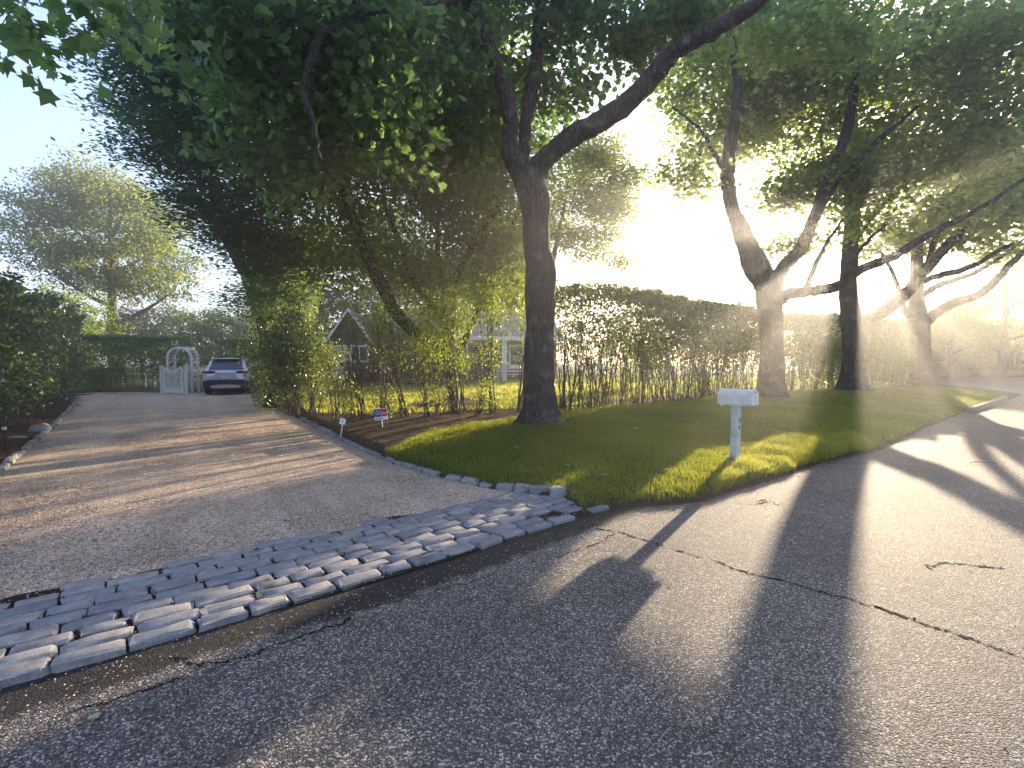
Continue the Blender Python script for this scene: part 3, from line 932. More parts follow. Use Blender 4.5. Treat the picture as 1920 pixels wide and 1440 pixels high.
# ------------------------------------------------------------------ the street maples
h1 = gz(*T1)
t1 = limb((1012, 826, 10.25, .40), (1013, 790, 10.25, .345), (1012, 740, 10.25, .325), (1010, 690, 10.25, .305), (1012, 620, 10.25, .295), (1013, 560, 10.25, .29), (1016, 505, 10.25, .31), (1008, 470, 10.25, .265), (1004, 420, 10.25, .275), (1005, 385, 10.25, .29), (994, 350, 10.25, .28), (978, 322, 10.25, .24), (963, 300, 10.2, .20))
grow_tree('street_maple', (T1[0], T1[1], h1 - .05), [
    t1,
    limb((970, 312, 10.2, .21), (958, 285, 10.2, .19), (955, 250, 10.2, .17), (957, 215, 10.1, .165), (946, 165, 10, .16), (922, 105, 9.8, .155), (900, 42, 9.6, .14), (875, -10, 9.3, .13), (840, -120, 9, .10)),
    limb((996, 352, 10.2, .23), (1008, 322, 10.2, .21), (1030, 290, 10.1, .20), (1085, 250, 10, .20), (1165, 200, 9.7, .19), (1228, 138, 9.3, .17), (1262, 96, 9.1, .16), (1310, 70, 8.6, .14), (1400, 20, 8, .11), (1500, -60, 7.4, .08)),
    limb((990, 345, 10.4, .17), (982, 300, 10.5, .14), (985, 240, 10.7, .135), (997, 170, 10.8, .15), (1004, 120, 10.8, .14), (1012, 40, 10.8, .12), (1020, -60, 10.8, .09)),
    limb((876, -12, 9.3, .11), (800, 4, 8.4, .09), (710, 16, 7.7, .075), (650, 42, 7.3, .065), (605, 60, 7.0, .058), (585, 108, 6.9, .05), (568, 165, 6.9, .04), (585, 220, 6.9, .03), (600, 300, 7.0, .016)),
    limb((700, 18, 7.6, .05), (600, -20, 6.6, .045), (450, -40, 5.6, .04), (300, -45, 4.8, .03), (150, -40, 4.2, .022), (20, -20, 3.9, .012)),
], [
    blob(930, 70, 11.6, 2.8, 1.5, 1.6), blob(1010, 200, 11.8, 1.7, 1.0, .8), blob(780, 100, 10.2, 1.9, 1.6, 1.2), blob(640, 120, 8.2, 1.6, 1.5, 1.1),
    blob(500, 120, 7.6, 1.0, 1.3, .9), blob(480, 260, 8.8, 1.0, 1.2, .7), blob(560, 330, 9.2, 1.0, 1.2, .5), blob(690, 270, 9.4, 1.3, 1.2, .7),
    blob(830, 230, 11.2, 1.5, 1.1, .8), blob(1130, 40, 11.0, 1.7, 1.3, .9), blob(1240, 60, 10.6, .9, 1.0, .5), blob(1330, -10, 9.6, 1.6, 1.2, .7), blob(370, 0, 6.2, 1.0, .9, .4),
    blob(40, 15, 3.9, .45, .45, .16), blob(110, 5, 4.0, .5, .5, .18), blob(180, 5, 4.2, .5, .5, .16), blob(270, 15, 4.6, .5, .5, .2), blob(600, 20, 7.2, 1.6, 1.2, .6), blob(900, -60, 9.8, 2.6, 1.8, .9),
], 700, 34, .14, 'maple', M['maple_cool'], M['bark'], 'large street maple with thick grey trunk in the middle of the verge', 'tree', 'street maples along the verge', seed=11,
    spread=(.26, .26, .15), up=.45, droop=.9, trunk_sides=22, flare=.42, noise_amt=.13, zmin=4.0)

B2 = atd(1447, 742, 17.0); B2[2] = gz(B2[0], B2[1])
grow_tree('street_maple', tuple(B2), [
    limb((1447, 756, 17, .46), (1447, 720, 17, .40), (1447, 660, 17, .37), (1447, 610, 17, .37), (1444, 575, 17, .40), (1442, 550, 17, .42), (1440, 528, 17, .34)),
    limb((1440, 548, 17, .30), (1422, 522, 17, .27), (1404, 500, 17, .24), (1394, 462, 17, .22), (1380, 415, 17, .22), (1368, 370, 16.9, .21), (1364, 320, 16.8, .22), (1372, 250, 16.6, .19), (1384, 170, 16.4, .15), (1370, 60, 16, .10)),
    limb((1448, 545, 17, .24), (1436, 505, 17, .20), (1418, 470, 17.1, .18), (1402, 440, 17.1, .17), (1386, 405, 17, .14)),
    limb((1450, 545, 17, .26), (1464, 508, 17, .23), (1498, 470, 16.9, .21), (1522, 420, 16.8, .19), (1548, 350, 16.6, .18), (1580, 270, 16.4, .16), (1600, 180, 16, .13), (1606, 60, 15.6, .09)),
    limb((1536, 390, 16.8, .12), (1590, 320, 16.2, .10), (1650, 260, 15.6, .08), (1720, 200, 15, .05)),
    limb((1460, 565, 17, .22), (1478, 552, 16.9, .19), (1520, 546, 16.6, .18), (1572, 536, 16.2, .17), (1614, 506, 15.8, .15), (1680, 478, 15.2, .13), (1750, 436, 14.6, .10), (1840, 388, 14, .07), (1930, 330, 13.4, .04)),
    limb((1508, 546, 16.7, .09), (1528, 500, 16.7, .08), (1548, 460, 16.6, .06), (1580, 410, 16.5, .04)),
    limb((1570, 536, 16.2, .08), (1610, 470, 16, .06), (1660, 420, 15.8, .04)),
    limb((1366, 330, 16.8, .10), (1340, 290, 16.6, .08), (1310, 240, 16.4, .05), (1260, 200, 16, .03)),
], [
    blob(1290, 330, 17.6, 1.2, 1.2, .75), blob(1350, 230, 18.2, 2.2, 1.4, 1.4), blob(1300, 120, 17.6, 1.8, 1.4, 1.2), blob(1460, 220, 18.6, 2.3, 1.4, 1.6),
    blob(1440, 90, 17.4, 2.8, 2.0, 1.6), blob(1580, 130, 17.6, 2.6, 1.8, 1.8), blob(1550, 310, 18.4, 1.8, 1.3, 1.1), blob(1480, 360, 18.2, 1.1, 1.2, .7),
    blob(1640, 330, 16.6, 1.7, 1.3, .8), blob(1740, 390, 15.8, 1.5, 1.2, .4), blob(1400, 40, 13, 2.2, 1.4, .8), blob(1560, 60, 12, 1.8, 1.4, .7), blob(1500, 460, 17.8, .5, .8, .25), blob(1620, 430, 17, .9, .9, .3),
], 780, 44, .16, 'penta', M['maple'], M['bark'], 'street maple with a low bare limb reaching right, behind the mailbox', 'tree', 'street maples along the verge', seed=12,
    spread=(.42, .42, .20), up=.55, droop=.5, trunk_sides=16, flare=.32, zmin=4.0)

B3 = atd(1597, 737, 20.5); B3[2] = gz(B3[0], B3[1])
grow_tree('street_maple', tuple(B3), [
    limb((1597, 748, 20.5, .52), (1598, 715, 20.5, .46), (1601, 670, 20.5, .44), (1601, 630, 20.5, .44), (1597, 595, 20.5, .38), (1590, 555, 20.5, .33), (1592, 500, 20.4, .30), (1596, 430, 20.2, .27), (1602, 340, 20, .22), (1600, 220, 19.6, .14)),
    limb((1606, 628, 20.5, .30), (1628, 600, 20.3, .26), (1665, 578, 20, .24), (1700, 548, 19.6, .22), (1735, 505, 19.2, .20), (1775, 462, 18.8, .17), (1820, 410, 18.4, .14), (1870, 362, 18, .11), (1940, 320, 17.4, .07)),
    limb((1700, 545, 19.6, .13), (1750, 520, 19, .11), (1820, 500, 18.4, .09), (1900, 455, 17.8, .06)),
    limb((1592, 470, 20.3, .12), (1640, 400, 20, .09), (1700, 340, 19.4, .07), (1760, 280, 19, .04)),
    limb((1735, 505, 19.2, .10), (1760, 430, 19, .08), (1800, 340, 18.6, .06), (1830, 260, 18, .04)),
], [
    blob(1700, 190, 18.4, 2.4, 2.6, 1.8), blob(1790, 300, 18, 2.3, 2.2, 1.2), blob(1640, 300, 20, 1.8, 1.8, 1.2), blob(1840, 150, 15, 2.6, 2.4, 1.9),
    blob(1880, 390, 17.4, 1.7, 1.7, .6), blob(1740, 420, 18.8, 1.4, 1.5, .5), blob(1720, 80, 15, 2.2, 1.7, 1.0), blob(1860, 60, 13, 2.0, 1.4, .8), blob(1600, 400, 20.4, 1.3, 1.4, .7), blob(1900, 260, 15, 1.8, 2.0, 1.1),
], 560, 42, .165, 'penta', M['maple'], M['bark'], 'street maple with a straight leader and a long limb rising right, between its neighbours', 'tree', 'street maples along the verge', seed=13,
    spread=(.45, .45, .20), up=.55, droop=.5, trunk_sides=16, flare=.30, zmin=4.0)

B4 = atd(1728, 724, 24.5); B4[2] = gz(B4[0], B4[1])
grow_tree('street_maple', tuple(B4), [
    limb((1730, 732, 24.5, .55), (1729, 705, 24.5, .44), (1726, 660, 24.5, .41), (1724, 620, 24.5, .42), (1720, 590, 24.5, .38), (1718, 550, 24.5, .30), (1720, 480, 24.3, .25), (1724, 400, 24, .18)),
    limb((1722, 604, 24.5, .22), (1704, 590, 24.5, .18), (1690, 570, 24.5, .15), (1684, 540, 24.5, .12), (1668, 500, 24.4, .09), (1650, 470, 24.2, .05)),
    limb((1730, 612, 24.5, .26), (1752, 590, 24.2, .22), (1790, 568, 23.8, .20), (1835, 552, 23.2, .18), (1868, 525, 22.8, .16), (1900, 490, 22.2, .13), (1950, 450, 21.5, .09)),
    limb((1722, 560, 24.4, .15), (1760, 535, 24, .13), (1820, 515, 23.4, .10), (1880, 480, 22.8, .07), (1930, 440, 22, .04)),
], [
    blob(1730, 440, 24.2, 2.0, 2.0, .9), blob(1830, 450, 23, 2.4, 2.2, .8), blob(1900, 370, 22, 2.6, 2.6, 1.4), blob(1650, 455, 24.6, 1.4, 1.6, .7), blob(1960, 300, 20, 3.2, 3.0, 2.2), blob(1780, 330, 23, 2.6, 2.6, 1.6), blob(1910, 470, 22.5, 1.3, 1.4, .4),
], 520, 40, .175, 'penta', M['maple'], M['bark'], 'last street maple, forked low, at the corner by the cross street', 'tree', 'street maples along the verge', seed=14,
    spread=(.5, .5, .18), up=.6, droop=.4, trunk_sides=14, flare=.30, zmin=4.0)

# ------------------------------------------------------------------ yard trees
YB = (YT[0], YT[1], gz(*YT))
grow_tree('yard_tree', YB, [
    limb((850, 775, 14.3, .22), (850, 740, 14.3, .17), (848, 700, 14.3, .16), (842, 650, 14.3, .15), (836, 600, 14.3, .14), (842, 555, 14.3, .11), (862, 505, 14.2, .10), (900, 440, 14, .08), (940, 380, 13.8, .05)),
    limb((846, 680, 14.3, .14), (812, 650, 14.1, .15), (775, 620, 13.8, .16), (742, 585, 13.5, .17), (718, 540, 13.3, .17), (690, 480, 13.1, .15), (664, 415, 12.9, .13), (640, 350, 12.7, .11), (612, 290, 12.5, .08), (590, 220, 12.3, .05)),
    limb((836, 600, 14.3, .10), (800, 560, 14.3, .11), (772, 520, 14.3, .10), (755, 470, 14.3, .09), (735, 420, 14.2, .07), (715, 370, 14, .05)),
    limb((846, 690, 14.4, .12), (880, 620, 15.2, .11), (905, 555, 16, .12), (928, 500, 16.2, .11), (950, 445, 16.2, .09), (975, 390, 16, .06), (1010, 330, 16, .04)),
    limb((925, 503, 16.2, .06), (960, 490, 16, .05), (1000, 476, 15.8, .03)),
    limb((836, 600, 14.3, .09), (826, 520, 14.5, .08), (820, 440, 14.6, .07), (830, 340, 14.6, .05)),
], [
    blob(760, 330, 13.8, 2.6, 2.4, 1.9), blob(640, 260, 12.8, 2.0, 2.0, 1.6), blob(860, 300, 14.4, 2.3, 2.3, 1.8), blob(700, 470, 13.6, 1.6, 1.5, .9), blob(880, 430, 15, 1.6, 1.8, 1.0),
    blob(580, 410, 12.8, 1.6, 1.7, 1.1), blob(610, 490, 12.8, 1.2, 1.3, .6), blob(800, 520, 14.6, 1.7, 1.8, .6), blob(950, 340, 15.6, 1.6, 2.0, 1.5), blob(750, 180, 13.5, 3.0, 2.6, 1.7), blob(930, 540, 16, 1.4, 1.6, .6), blob(560, 300, 12.6, 1.5, 1.5, 1.2), blob(890, 200, 14.5, 2.4, 2, 1.4), blob(900, 480, 15.5, 1.5, 1.5, .8),
], 1600, 50, .138, 'oval', M['yardtree'], M['bark_d'], 'leaning multi-stemmed yard tree with mulch ring behind the shrub row', 'tree', seed=21,
    spread=(.34, .34, .24), up=.4, droop=.7, tw_r=.014, zmin=2.0)

DB = np.array([-7.4, 15.3, .2])
grow_tree('yard_tree', tuple(DB), [
    ([DB + (0, 0, -.1), DB + (.05, 0, 1.2), DB + (-.1, -.2, 2.6), DB + (-.4, -.6, 4.2), DB + (-.8, -1.2, 6.0), DB + (-1.0, -1.6, 8.0)], [.22, .19, .17, .14, .10, .05]),
    ([DB + (-.2, -.3, 3.0), DB + (-.4, -1.2, 4.4), DB + (-.8, -2.4, 5.8)], [.11, .08, .03]),
    ([DB + (0, -.1, 2.4), DB + (.8, -.8, 4.0), DB + (1.4, -1.4, 5.6), DB + (1.6, -2.0, 7.4)], [.11, .09, .07, .04]),
], [
    blob(330, 270, 11, 1.05, 1.2, 1.0), blob(300, 130, 10.6, 1.2, 1.2, .9), blob(400, 160, 10.6, 1.4, 1.4, 1.5), blob(430, 330, 11.4, 1.4, 1.4, 1.3), blob(470, 450, 12, 1.2, 1.2, .9), blob(400, 420, 11.4, .75, .9, .4),
    blob(380, 20, 9.6, 1.6, 1.5, 1.0), blob(520, 520, 12.6, 1.1, 1.1, .7), blob(470, 560, 13.5, .8, .9, .5),
    blob(245, 215, 10.8, .55, .7, .22), blob(240, 290, 11, .5, .7, .18), blob(350, 370, 11.2, .7, .8, .3),
], 1350, 44, .125, 'oval', M['beech'], M['bark_d'], 'dark tree with small oval leaves reaching left over the driveway', 'tree', seed=22,
    spread=(.27, .27, .08), up=.75, droop=.3, tw_r=.013, zmin=2.2)

# bright tree lit by the sun, behind the hedge right of the big trunk
def mk(px, py, Y, hs=1.0): 
    p = atd(px, py, Y); return p
E0 = np.array([1.05, 19.2, .3])
grow_tree('garden_tree', tuple(E0), [
    ([E0 + (0, 0, -.1), E0 + (0, 0, 1.6), E0 + (.1, 0, 3.2), E0 + (.5, .2, 5.0), E0 + (1.0, .2, 7.4)], [.17, .15, .13, .10, .04]),
    ([E0 + (0, 0, 2.4), E0 + (-1.0, .2, 3.6), E0 + (-1.9, .3, 4.8)], [.08, .06, .03]),
], [
    blob(1080, 350, 19.4, 2.1, 1.6, 1.4), blob(1140, 390, 19.4, 1.2, 1.3, 1.1), blob(1100, 460, 19.4, 1.5, 1.4, .75), blob(1000, 430, 19.6, 1.8, 1.8, 1.2), blob(1120, 290, 19.2, 1.3, 1.3, .8), blob(950, 520, 19.8, 1.3, 1.3, .6), blob(1170, 490, 19.2, .5, .7, .25), blob(1180, 330, 19.2, .6, .8, .4),
], 760, 46, .135, 'oval', M['lime'], M['bark_d'], 'bright green garden tree behind the hedge, right of the big trunk', 'tree', seed=23,
    spread=(.32, .32, .16), up=.6, droop=.4, zmin=3.0)

# ------------------------------------------------------------------ further trees
def simple_tree(label, base, h, crown, trunk_r, leafmat, barkmat, n_cl, per, size, seed, name='broadleaf_tree', group=None, up=.5, cb=.3, tpl='oval', lean=(0, 0)):
    """crown: radius; cb: share of height where the crown begins"""
    r = np.random.default_rng(seed)
    b = np.array(base, float)
    top = b + np.array([lean[0], lean[1], h * .92])
    limbs = [([b + (0, 0, -.1), b + (0, 0, h * .18), b * .6 + top * .4 + (r.normal(0, .15), 0, 0), b * .3 + top * .7, top], [trunk_r * 1.15, trunk_r, trunk_r * .7, trunk_r * .4, trunk_r * .12])]
    for k in range(7):
        a = k * 2.4 + r.random(); z0 = h * (cb * .8 + .09 * k)
        o = np.array([math.cos(a), math.sin(a), 0])
        s0 = b * (1 - z0 / h) + top * (z0 / h)
        rr = crown * (.85 if k < 4 else .6)
        limbs.append(([s0, s0 + o * rr * .4 + (0, 0, h * .07), s0 + o * rr * .8 + (0, 0, h * .17)], [trunk_r * .45, trunk_r * .28, trunk_r * .1]))
    blobs = []
    for k in range(13):
        a = k * 2.39996; t = (k + .5) / 13
        z = h * (cb + (1 - cb) * (.12 + .80 * t))
        rad = crown * math.sin(PI * (0.22 + .70 * t)) * .62
        blobs.append((b[0] + math.cos(a) * rad + lean[0] * t, b[1] + math.sin(a) * rad + lean[1] * t, b[2] + z, crown * r.uniform(.32, .52), crown * r.uniform(.32, .52), h * (1 - cb) * r.uniform(.12, .19)))
    return grow_tree(name, tuple(b), limbs, blobs, n_cl, per, size, tpl, leafmat, barkmat, label, 'tree', group, seed,
                     spread=(crown * .075, crown * .075, crown * .045), up=up, droop=.4, trunk_sides=10, tw_r=.02, noise_amt=.05)

def on(px, Y): return (atd(px, 700, Y)[0], Y, 0.0)
simple_tree('tall spreading maple with golden sunlit crown beyond the far hedge', on(217, 38), 15.6, 6.7, .42, M['fargold'], M['bark_far'], 760, 56, .25, 31, name='maple_tree', cb=.36)
simple_tree('yellow green bushy tree behind the left hedge', on(140, 30), 5.6, 3.2, .14, M['lime'], M['bark_far'], 220, 40, .16, 32, cb=.1)
simple_tree('dark purple leaved tree beyond the garden gate', on(268, 50), 6.9, 4.0, .2, M['purple'], M['bark_far'], 220, 44, .24, 33, cb=.1, name='purple_tree')
simple_tree('round green tree just left of the arch, beyond the far hedge', on(340, 46), 6.3, 4.6, .2, M['fartree'], M['bark_far'], 260, 44, .22, 34, cb=.08)
simple_tree('green tree above the parked car, beyond the far hedge', on(418, 44), 5.9, 4.2, .2, M['fartree'], M['bark_far'], 260, 44, .22, 35, cb=.08)
simple_tree('dark tree at the left edge of the view behind the tall hedge', (-21.5, 18.0, 0), 8.6, 3.6, .2, M['beech'], M['bark_far'], 240, 44, .15, 36, cb=.2)
simple_tree('airy tree with upswept tufts above the hedge, left of the second street maple', (15.5, 50.0, .2), 10.2, 4.4, .2, M['fartree'], M['bark_far'], 150, 36, .24, 37, cb=.3, up=.3, name='airy_tree')
simple_tree('small russet tinged tree above the hedge beside the second street maple', (24.2, 52.5, .2), 7.6, 2.4, .14, M['fargold'], M['bark_far'], 100, 34, .24, 38, cb=.25)
simple_tree('sunlit yellow green tree hanging low across the cross street', (38.5, 39.5, .1), 10.0, 6.4, .3, M['lime'], M['bark_far'], 460, 46, .22, 39, cb=.16)
simple_tree('tree with low bright branches right behind the last street maple', (31.0, 35.5, .1), 6.2, 3.3, .2, M['lime'], M['bark_far'], 240, 44, .20, 40, cb=.18)
bk = [(-30, 58, 6.2, 4.6), (-12, 58, 12, 5.5), (-4, 52, 11, 5.5), (5, 60, 10, 5.5), (-20, 52, 6.4, 4.5), (-44, 42, 6.5, 5), (-40, 27, 5, 4), (16, 70, 9, 5), (30, 74, 9, 5), (48, 62, 10, 5.5), (62, 46, 9, 5), (-52, 62, 7, 6)]
bk_lab = ['broad dark green tree far behind the arched gate', 'green tree far behind the shingled gable', 'green tree far behind the brick house', 'far tree showing over the brick house roof', 'rounded tree far behind the parked car', 'tree far behind the tall left hedge', 'bushy tree behind the near end of the left hedge', 'far low tree beyond the airy tree', 'far tree on the skyline behind the third street maple', 'far tree beyond the cross street hedge', 'far tree at the right edge beyond the cross street', 'far tree on the left skyline under the golden maple']
for k, (x, y, h, c) in enumerate(bk):
    simple_tree(bk_lab[k], (x, y, 0), h, c, .22, M['fartree'], M['bark_far'], 110, 38, .38, 60 + k, cb=.08, group='trees on the far skyline')

simple_tree('leafy tree between the overgrown hedge and the shingled gable, far back', (-13.2, 34.5, 0), 10.5, 4.2, .25, M['fartree'], M['bark_far'], 300, 46, .25, 203, cb=.06)
simple_tree('broad leafy tree rising behind the shingled gable', (-8.5, 35.5, 0), 12.5, 5.6, .3, M['fartree'], M['bark_far'], 420, 46, .27, 201, cb=.10)
simple_tree('bright leafy tree rising behind the brick house roof', (-1.5, 37.0, 0), 11.5, 5.2, .3, M['lime'], M['bark_far'], 400, 46, .26, 202, cb=.12)

# ------------------------------------------------------------------ hedges
def hedge(name, label, line, width, h, n_leaf, size, leafmat, seed, dens=None, stems=0, stem_h=1.4, cat='hedge', stem_r=.012, bottom=.15, lumps=.12, base_z=None, up=.35, toplit=0):
    r = np.random.default_rng(seed)
    line = np.array(line, float)
    c = crom(line, 10); sg = np.r_[0, np.cumsum(np.linalg.norm(np.diff(c, axis=0), axis=1))]
    L_ = sg[-1]
    b = np.array([c[0][0], c[0][1], 0.0])
    root = empty(name, tuple(b), 0, label, cat)
    T = np.gradient(c, axis=0); T /= np.linalg.norm(T, axis=1)[:, None]
    def place(s, v):
        x = np.interp(s, sg, c[:, 0]); y = np.interp(s, sg, c[:, 1])
        tx = np.interp(s, sg, T[:, 0]); ty = np.interp(s, sg, T[:, 1])
        return x - ty * v, y + tx * v
    n = int(n_leaf * 1.0)
    s = r.uniform(0, L_, n * 2)
    # shell-weighted cross-section
    z = r.uniform(bottom, 1.0, n * 2) ** .85
    v = (r.beta(.55, .55, n * 2) - .5) * width
    topm = r.random(n * 2) < .22
    z = np.where(topm, 1 - np.abs(r.normal(0, .05, n * 2)), z)
    X, Y = place(s, v)
    lump = lumps * vnoise(s, z * h, .55, seed) + lumps * .6 * vnoise(s, z * h, .2, seed + 1)
    zz = z * h * (1 + lump * .35 * (z > .75)) 
    X2, Y2 = place(s, v * (1 + lump * 1.4))
    P = np.stack([X2, Y2, zz], 1)
    if dens is not None:
        keep = r.random(n * 2) < dens(s / L_, z, vnoise(s * 1.0, z * h, .45, seed + 5))
        P = P[keep]
    P = P[:n]
    gzv, _ = land_height(P[:, 0], P[:, 1]); P[:, 2] += np.maximum(gzv, 0)
    # wispy shoots above the top
    rv = np.clip(r.random(len(P)) * .6 + .4 * smooth_rand(P, .35, seed), 0, 1)
    leaves('foliage', P - b, size, 'oval', leafmat, root, up, .2, .35, rv, r)
    if stems:
        VS, FS, off = [], [], 0
        for k in range(stems):
            s0 = r.uniform(0, L_); clump = round(s0 / .33) * .33 + r.normal(0, .05)
            s0 = clump if r.random() < .75 else s0
            x, y = place(np.array([s0]), np.array([r.normal(0, width * .16)]))
            z0 = gz(x[0], y[0]) if k % 1 == 0 else .2
            hh = stem_h * r.uniform(.7, 1.25)
            lean = r.normal(0, .16, 2)
            q = [np.array([x[0], y[0], z0 - .05])]
            for t in (.33, .66, 1.0):
                q.append(np.array([x[0] + lean[0] * hh * t + r.normal(0, .035), y[0] + lean[1] * hh * t + r.normal(0, .035), z0 + hh * t]))
            q = crom(q, 3)
            rr = np.linspace(stem_r * r.uniform(.7, 1.5), stem_r * .35, len(q))
            V, F = tube_arrays(q, rr, 4)
            VS.append(V); FS.append(F + off); off += len(V)
            if r.random() < .6:
                m = q[len(q) // 2]; e = m + np.array([r.normal(0, .25), r.normal(0, .25), hh * .4])
                V, F = tube_arrays(crom([m, (m + e) / 2 + r.normal(0, .04, 3), e], 3), np.linspace(stem_r * .6, .003, 7), 3)
                VS.append(V); FS.append(F + off); off += len(V)
        o = np_mesh('stems', np.vstack(VS) - b, np.vstack(FS), M['stem'], root, smooth=True)
        o['kind'] = 'stuff'
    return root

# the see-through privet hedge behind the street maples
def dens_main(u, z, nz):
    full = np.clip((u + .04) / .26, 0, 1)
    lo = .26 - .14 * np.clip((u - .25) / .5, 0, 1) + .10 * nz
    base = np.clip((z - lo) / .42, 0.0, 1) ** 1.3
    low = .10 + .35 * np.clip((u - .45) / .3, 0, 1)
    d = base * (.42 + .58 * full) + (1 - base) * low * (z > .05)
    return np.clip(d * (1 + .8 * nz * (1 - full * .7)), 0, 1)
hedge('privet_hedge', 'long clipped privet hedge with bare stems below, behind the street maples', hedge_line, 1.15, 3.05, 104000, .094, M['privet'], 71, dens_main, 620, 2.1, up=.3, bottom=.02)
# tall dark hedge on the left of the drive
def dens_left(u, z, nz): return np.clip(.5 + .6 * z + .35 * nz, 0, 1)
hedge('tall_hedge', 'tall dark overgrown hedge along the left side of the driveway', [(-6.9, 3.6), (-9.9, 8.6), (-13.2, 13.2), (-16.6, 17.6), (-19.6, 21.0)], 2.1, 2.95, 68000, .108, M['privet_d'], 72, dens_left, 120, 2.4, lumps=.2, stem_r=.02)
# far hedges
hedge('clipped_hedge', 'clipped green hedge left of the arched garden gate', [(-21.5, 23.9), (-19, 24.0), (-15.65, 23.9)], 1.3, 2.62, 20000, .10, M['privet'], 73, lambda u, z, nz: np.where((z < .28) & (u > .55), .12, 1.0) * np.clip(.8 + nz * .3, 0, 1), 26, 1.2, lumps=.06, bottom=.05)
hedge('clipped_hedge', 'clipped green hedge right of the arched gate, behind the car', [(-14.9, 25.6), (-13, 25.9), (-10.9, 26.0)], 1.2, 2.45, 12000, .10, M['privet'], 74, None, 16, 1.2, lumps=.06)
hedge('clipped_hedge', 'clipped hedge beyond the cross street at the right edge', [(33.0, 41.5), (38, 42), (46, 42.5), (56, 43)], 1.4, 3.1, 24000, .16, M['privet'], 75, None, 0, 1.2, lumps=.06)
hedge('back_hedge', 'low dark hedge along the far side of the sunlit yard, seen through the bare stems', [(4.5, 37), (12, 38.5), (20, 41), (30, 46)], 1.4, 2.5, 11000, .15, M['privet_d'], 78, None, 0, 1, lumps=.2)
hedge('low_bush', 'low dark rounded bush at the far end of the tall left hedge', [(-19.5, 22.4), (-18.6, 22.5), (-17.6, 22.6)], 1.0, 1.15, 5000, .06, M['privet_d'], 76, None, 8, .6, lumps=.25, cat='bush')

def shrub(label, base, h, rad, n, size, mat, seed, nst=5, sparse_lo=.35, lean=(0, 0), stem_r=.016, group=None, name='shrub', top_open=1.0):
    r = np.random.default_rng(seed)
    n = int(n * 1.9); size = size * 1.12
    x, y = base; z0 = gz(x, y)
    b = np.array([x, y, z0])
    root = empty(name, tuple(b), 0, label, 'shrub', group)
    VS, FS, off = [], [], 0; tips = []
    for k in range(nst):
        a = r.uniform(0, 2 * PI); ln = r.uniform(.2, 1.0) * rad
        e = np.array([math.cos(a) * ln + lean[0] * h, math.sin(a) * ln + lean[1] * h, h * r.uniform(.75, 1.0)])
        s0 = np.array([r.normal(0, .06), r.normal(0, .06), -.05])
        q = crom([s0, e * .35 + r.normal(0, .05, 3), e * .7 + r.normal(0, .06, 3), e], 5)
        V, F = tube_arrays(q, np.linspace(stem_r * r.uniform(.7, 1.4), .004, len(q)), 5)
        VS.append(V); FS.append(F + off); off += len(V)
        for m in range(7):
            i = int(len(q) * r.uniform(.3, .98)); i = min(i, len(q) - 1)
            t = q[i] + np.array([r.normal(0, rad * .45), r.normal(0, rad * .45), r.uniform(.05, .45) * h * .35])
            V, F = tube_arrays(crom([q[i], (q[i] + t) / 2 + r.normal(0, .03, 3), t], 3), np.linspace(stem_r * .35, .002, 7), 3)
            VS.append(V); FS.append(F + off); off += len(V)
            tips.append(t); tips.append((t + q[i]) / 2)
        tips.append(e)
    st = np_mesh('stems', np.vstack(VS), np.vstack(FS), M['stem'], root, smooth=True)
    tips = np.array(tips)
    w = np.clip((tips[:, 2] / h - sparse_lo * .5) / .5, .08, 1); w /= w.sum()
    k = r.choice(len(tips), n, p=w)
    P = tips[k] + r.normal(0, 1, (n, 3)) * np.array([.13, .13, .13]) * (.6 + rad * .5)
    P[:, 2] = np.maximum(P[:, 2], .05)
    leaves('foliage', P, size, 'oval', mat, root, .3, .3, .35, np.clip(r.random(n) * .6 + .4 * smooth_rand(P + b, .3, seed), 0, 1), r)
    return root

# big leafy mass on the right of the drive
def dens_mass(u, z, nz): return np.clip(.9 + .3 * nz, 0, 1)
hedge('overgrown_hedge', 'tall overgrown hedge at the driveway bend between the car and the shingled gable', [(-9.9, 21.8), (-8.5, 18.7), (-7.15, 15.9), (-6.2, 14.2)], 1.6, 5.0, 64000, .085, M['privet'], 77, dens_mass, 50, 1.6, lumps=.32, stem_r=.012, bottom=.01)
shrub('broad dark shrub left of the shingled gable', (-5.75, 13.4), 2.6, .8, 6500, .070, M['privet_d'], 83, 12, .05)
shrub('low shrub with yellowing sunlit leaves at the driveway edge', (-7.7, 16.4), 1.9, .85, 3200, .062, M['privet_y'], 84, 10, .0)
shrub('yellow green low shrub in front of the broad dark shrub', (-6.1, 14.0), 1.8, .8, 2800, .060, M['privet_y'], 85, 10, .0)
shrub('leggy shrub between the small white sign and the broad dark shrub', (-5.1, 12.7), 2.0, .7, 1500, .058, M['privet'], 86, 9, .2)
shr = [(-4.25, 12.0, 1.5, .4, 200, .10, .0), (-3.45, 11.65, 2.7, .4, 170, -.16, .0), (-3.0, 11.6, 2.6, .4, 230, .05, 0), (-2.5, 11.75, 3.0, .6, 600, -.2, 0), (-2.0, 11.8, 2.2, .35, 350, -.1, 0), (-1.45, 12.4, 3.1, .8, 2200, -.14, 0), (-1.15, 11.9, 2.9, .6, 1300, -.1, 0),
       (-.45, 12.0, 3.2, .6, 1500, .02, 0), (.12, 12.1, 2.9, .4, 500, .12, 0)]
slab = ['leaning leggy shrub just behind the small white sign', 'bare-legged shrub with yellow sprouts between the two lawn signs', 'thin stemmed shrub directly behind the blue and red sign', 'leaning shrub with long bare diagonal stems right of the blue and red sign', 'short spindly shrub in the middle of the mulch bed', 'bushy shrub in front of the yard tree trunk', 'crowded diagonal stemmed shrub right of the yard tree trunk', 'upright vase shaped shrub in front of the brick house door', 'thin wispy shrub tight against the left side of the big trunk']
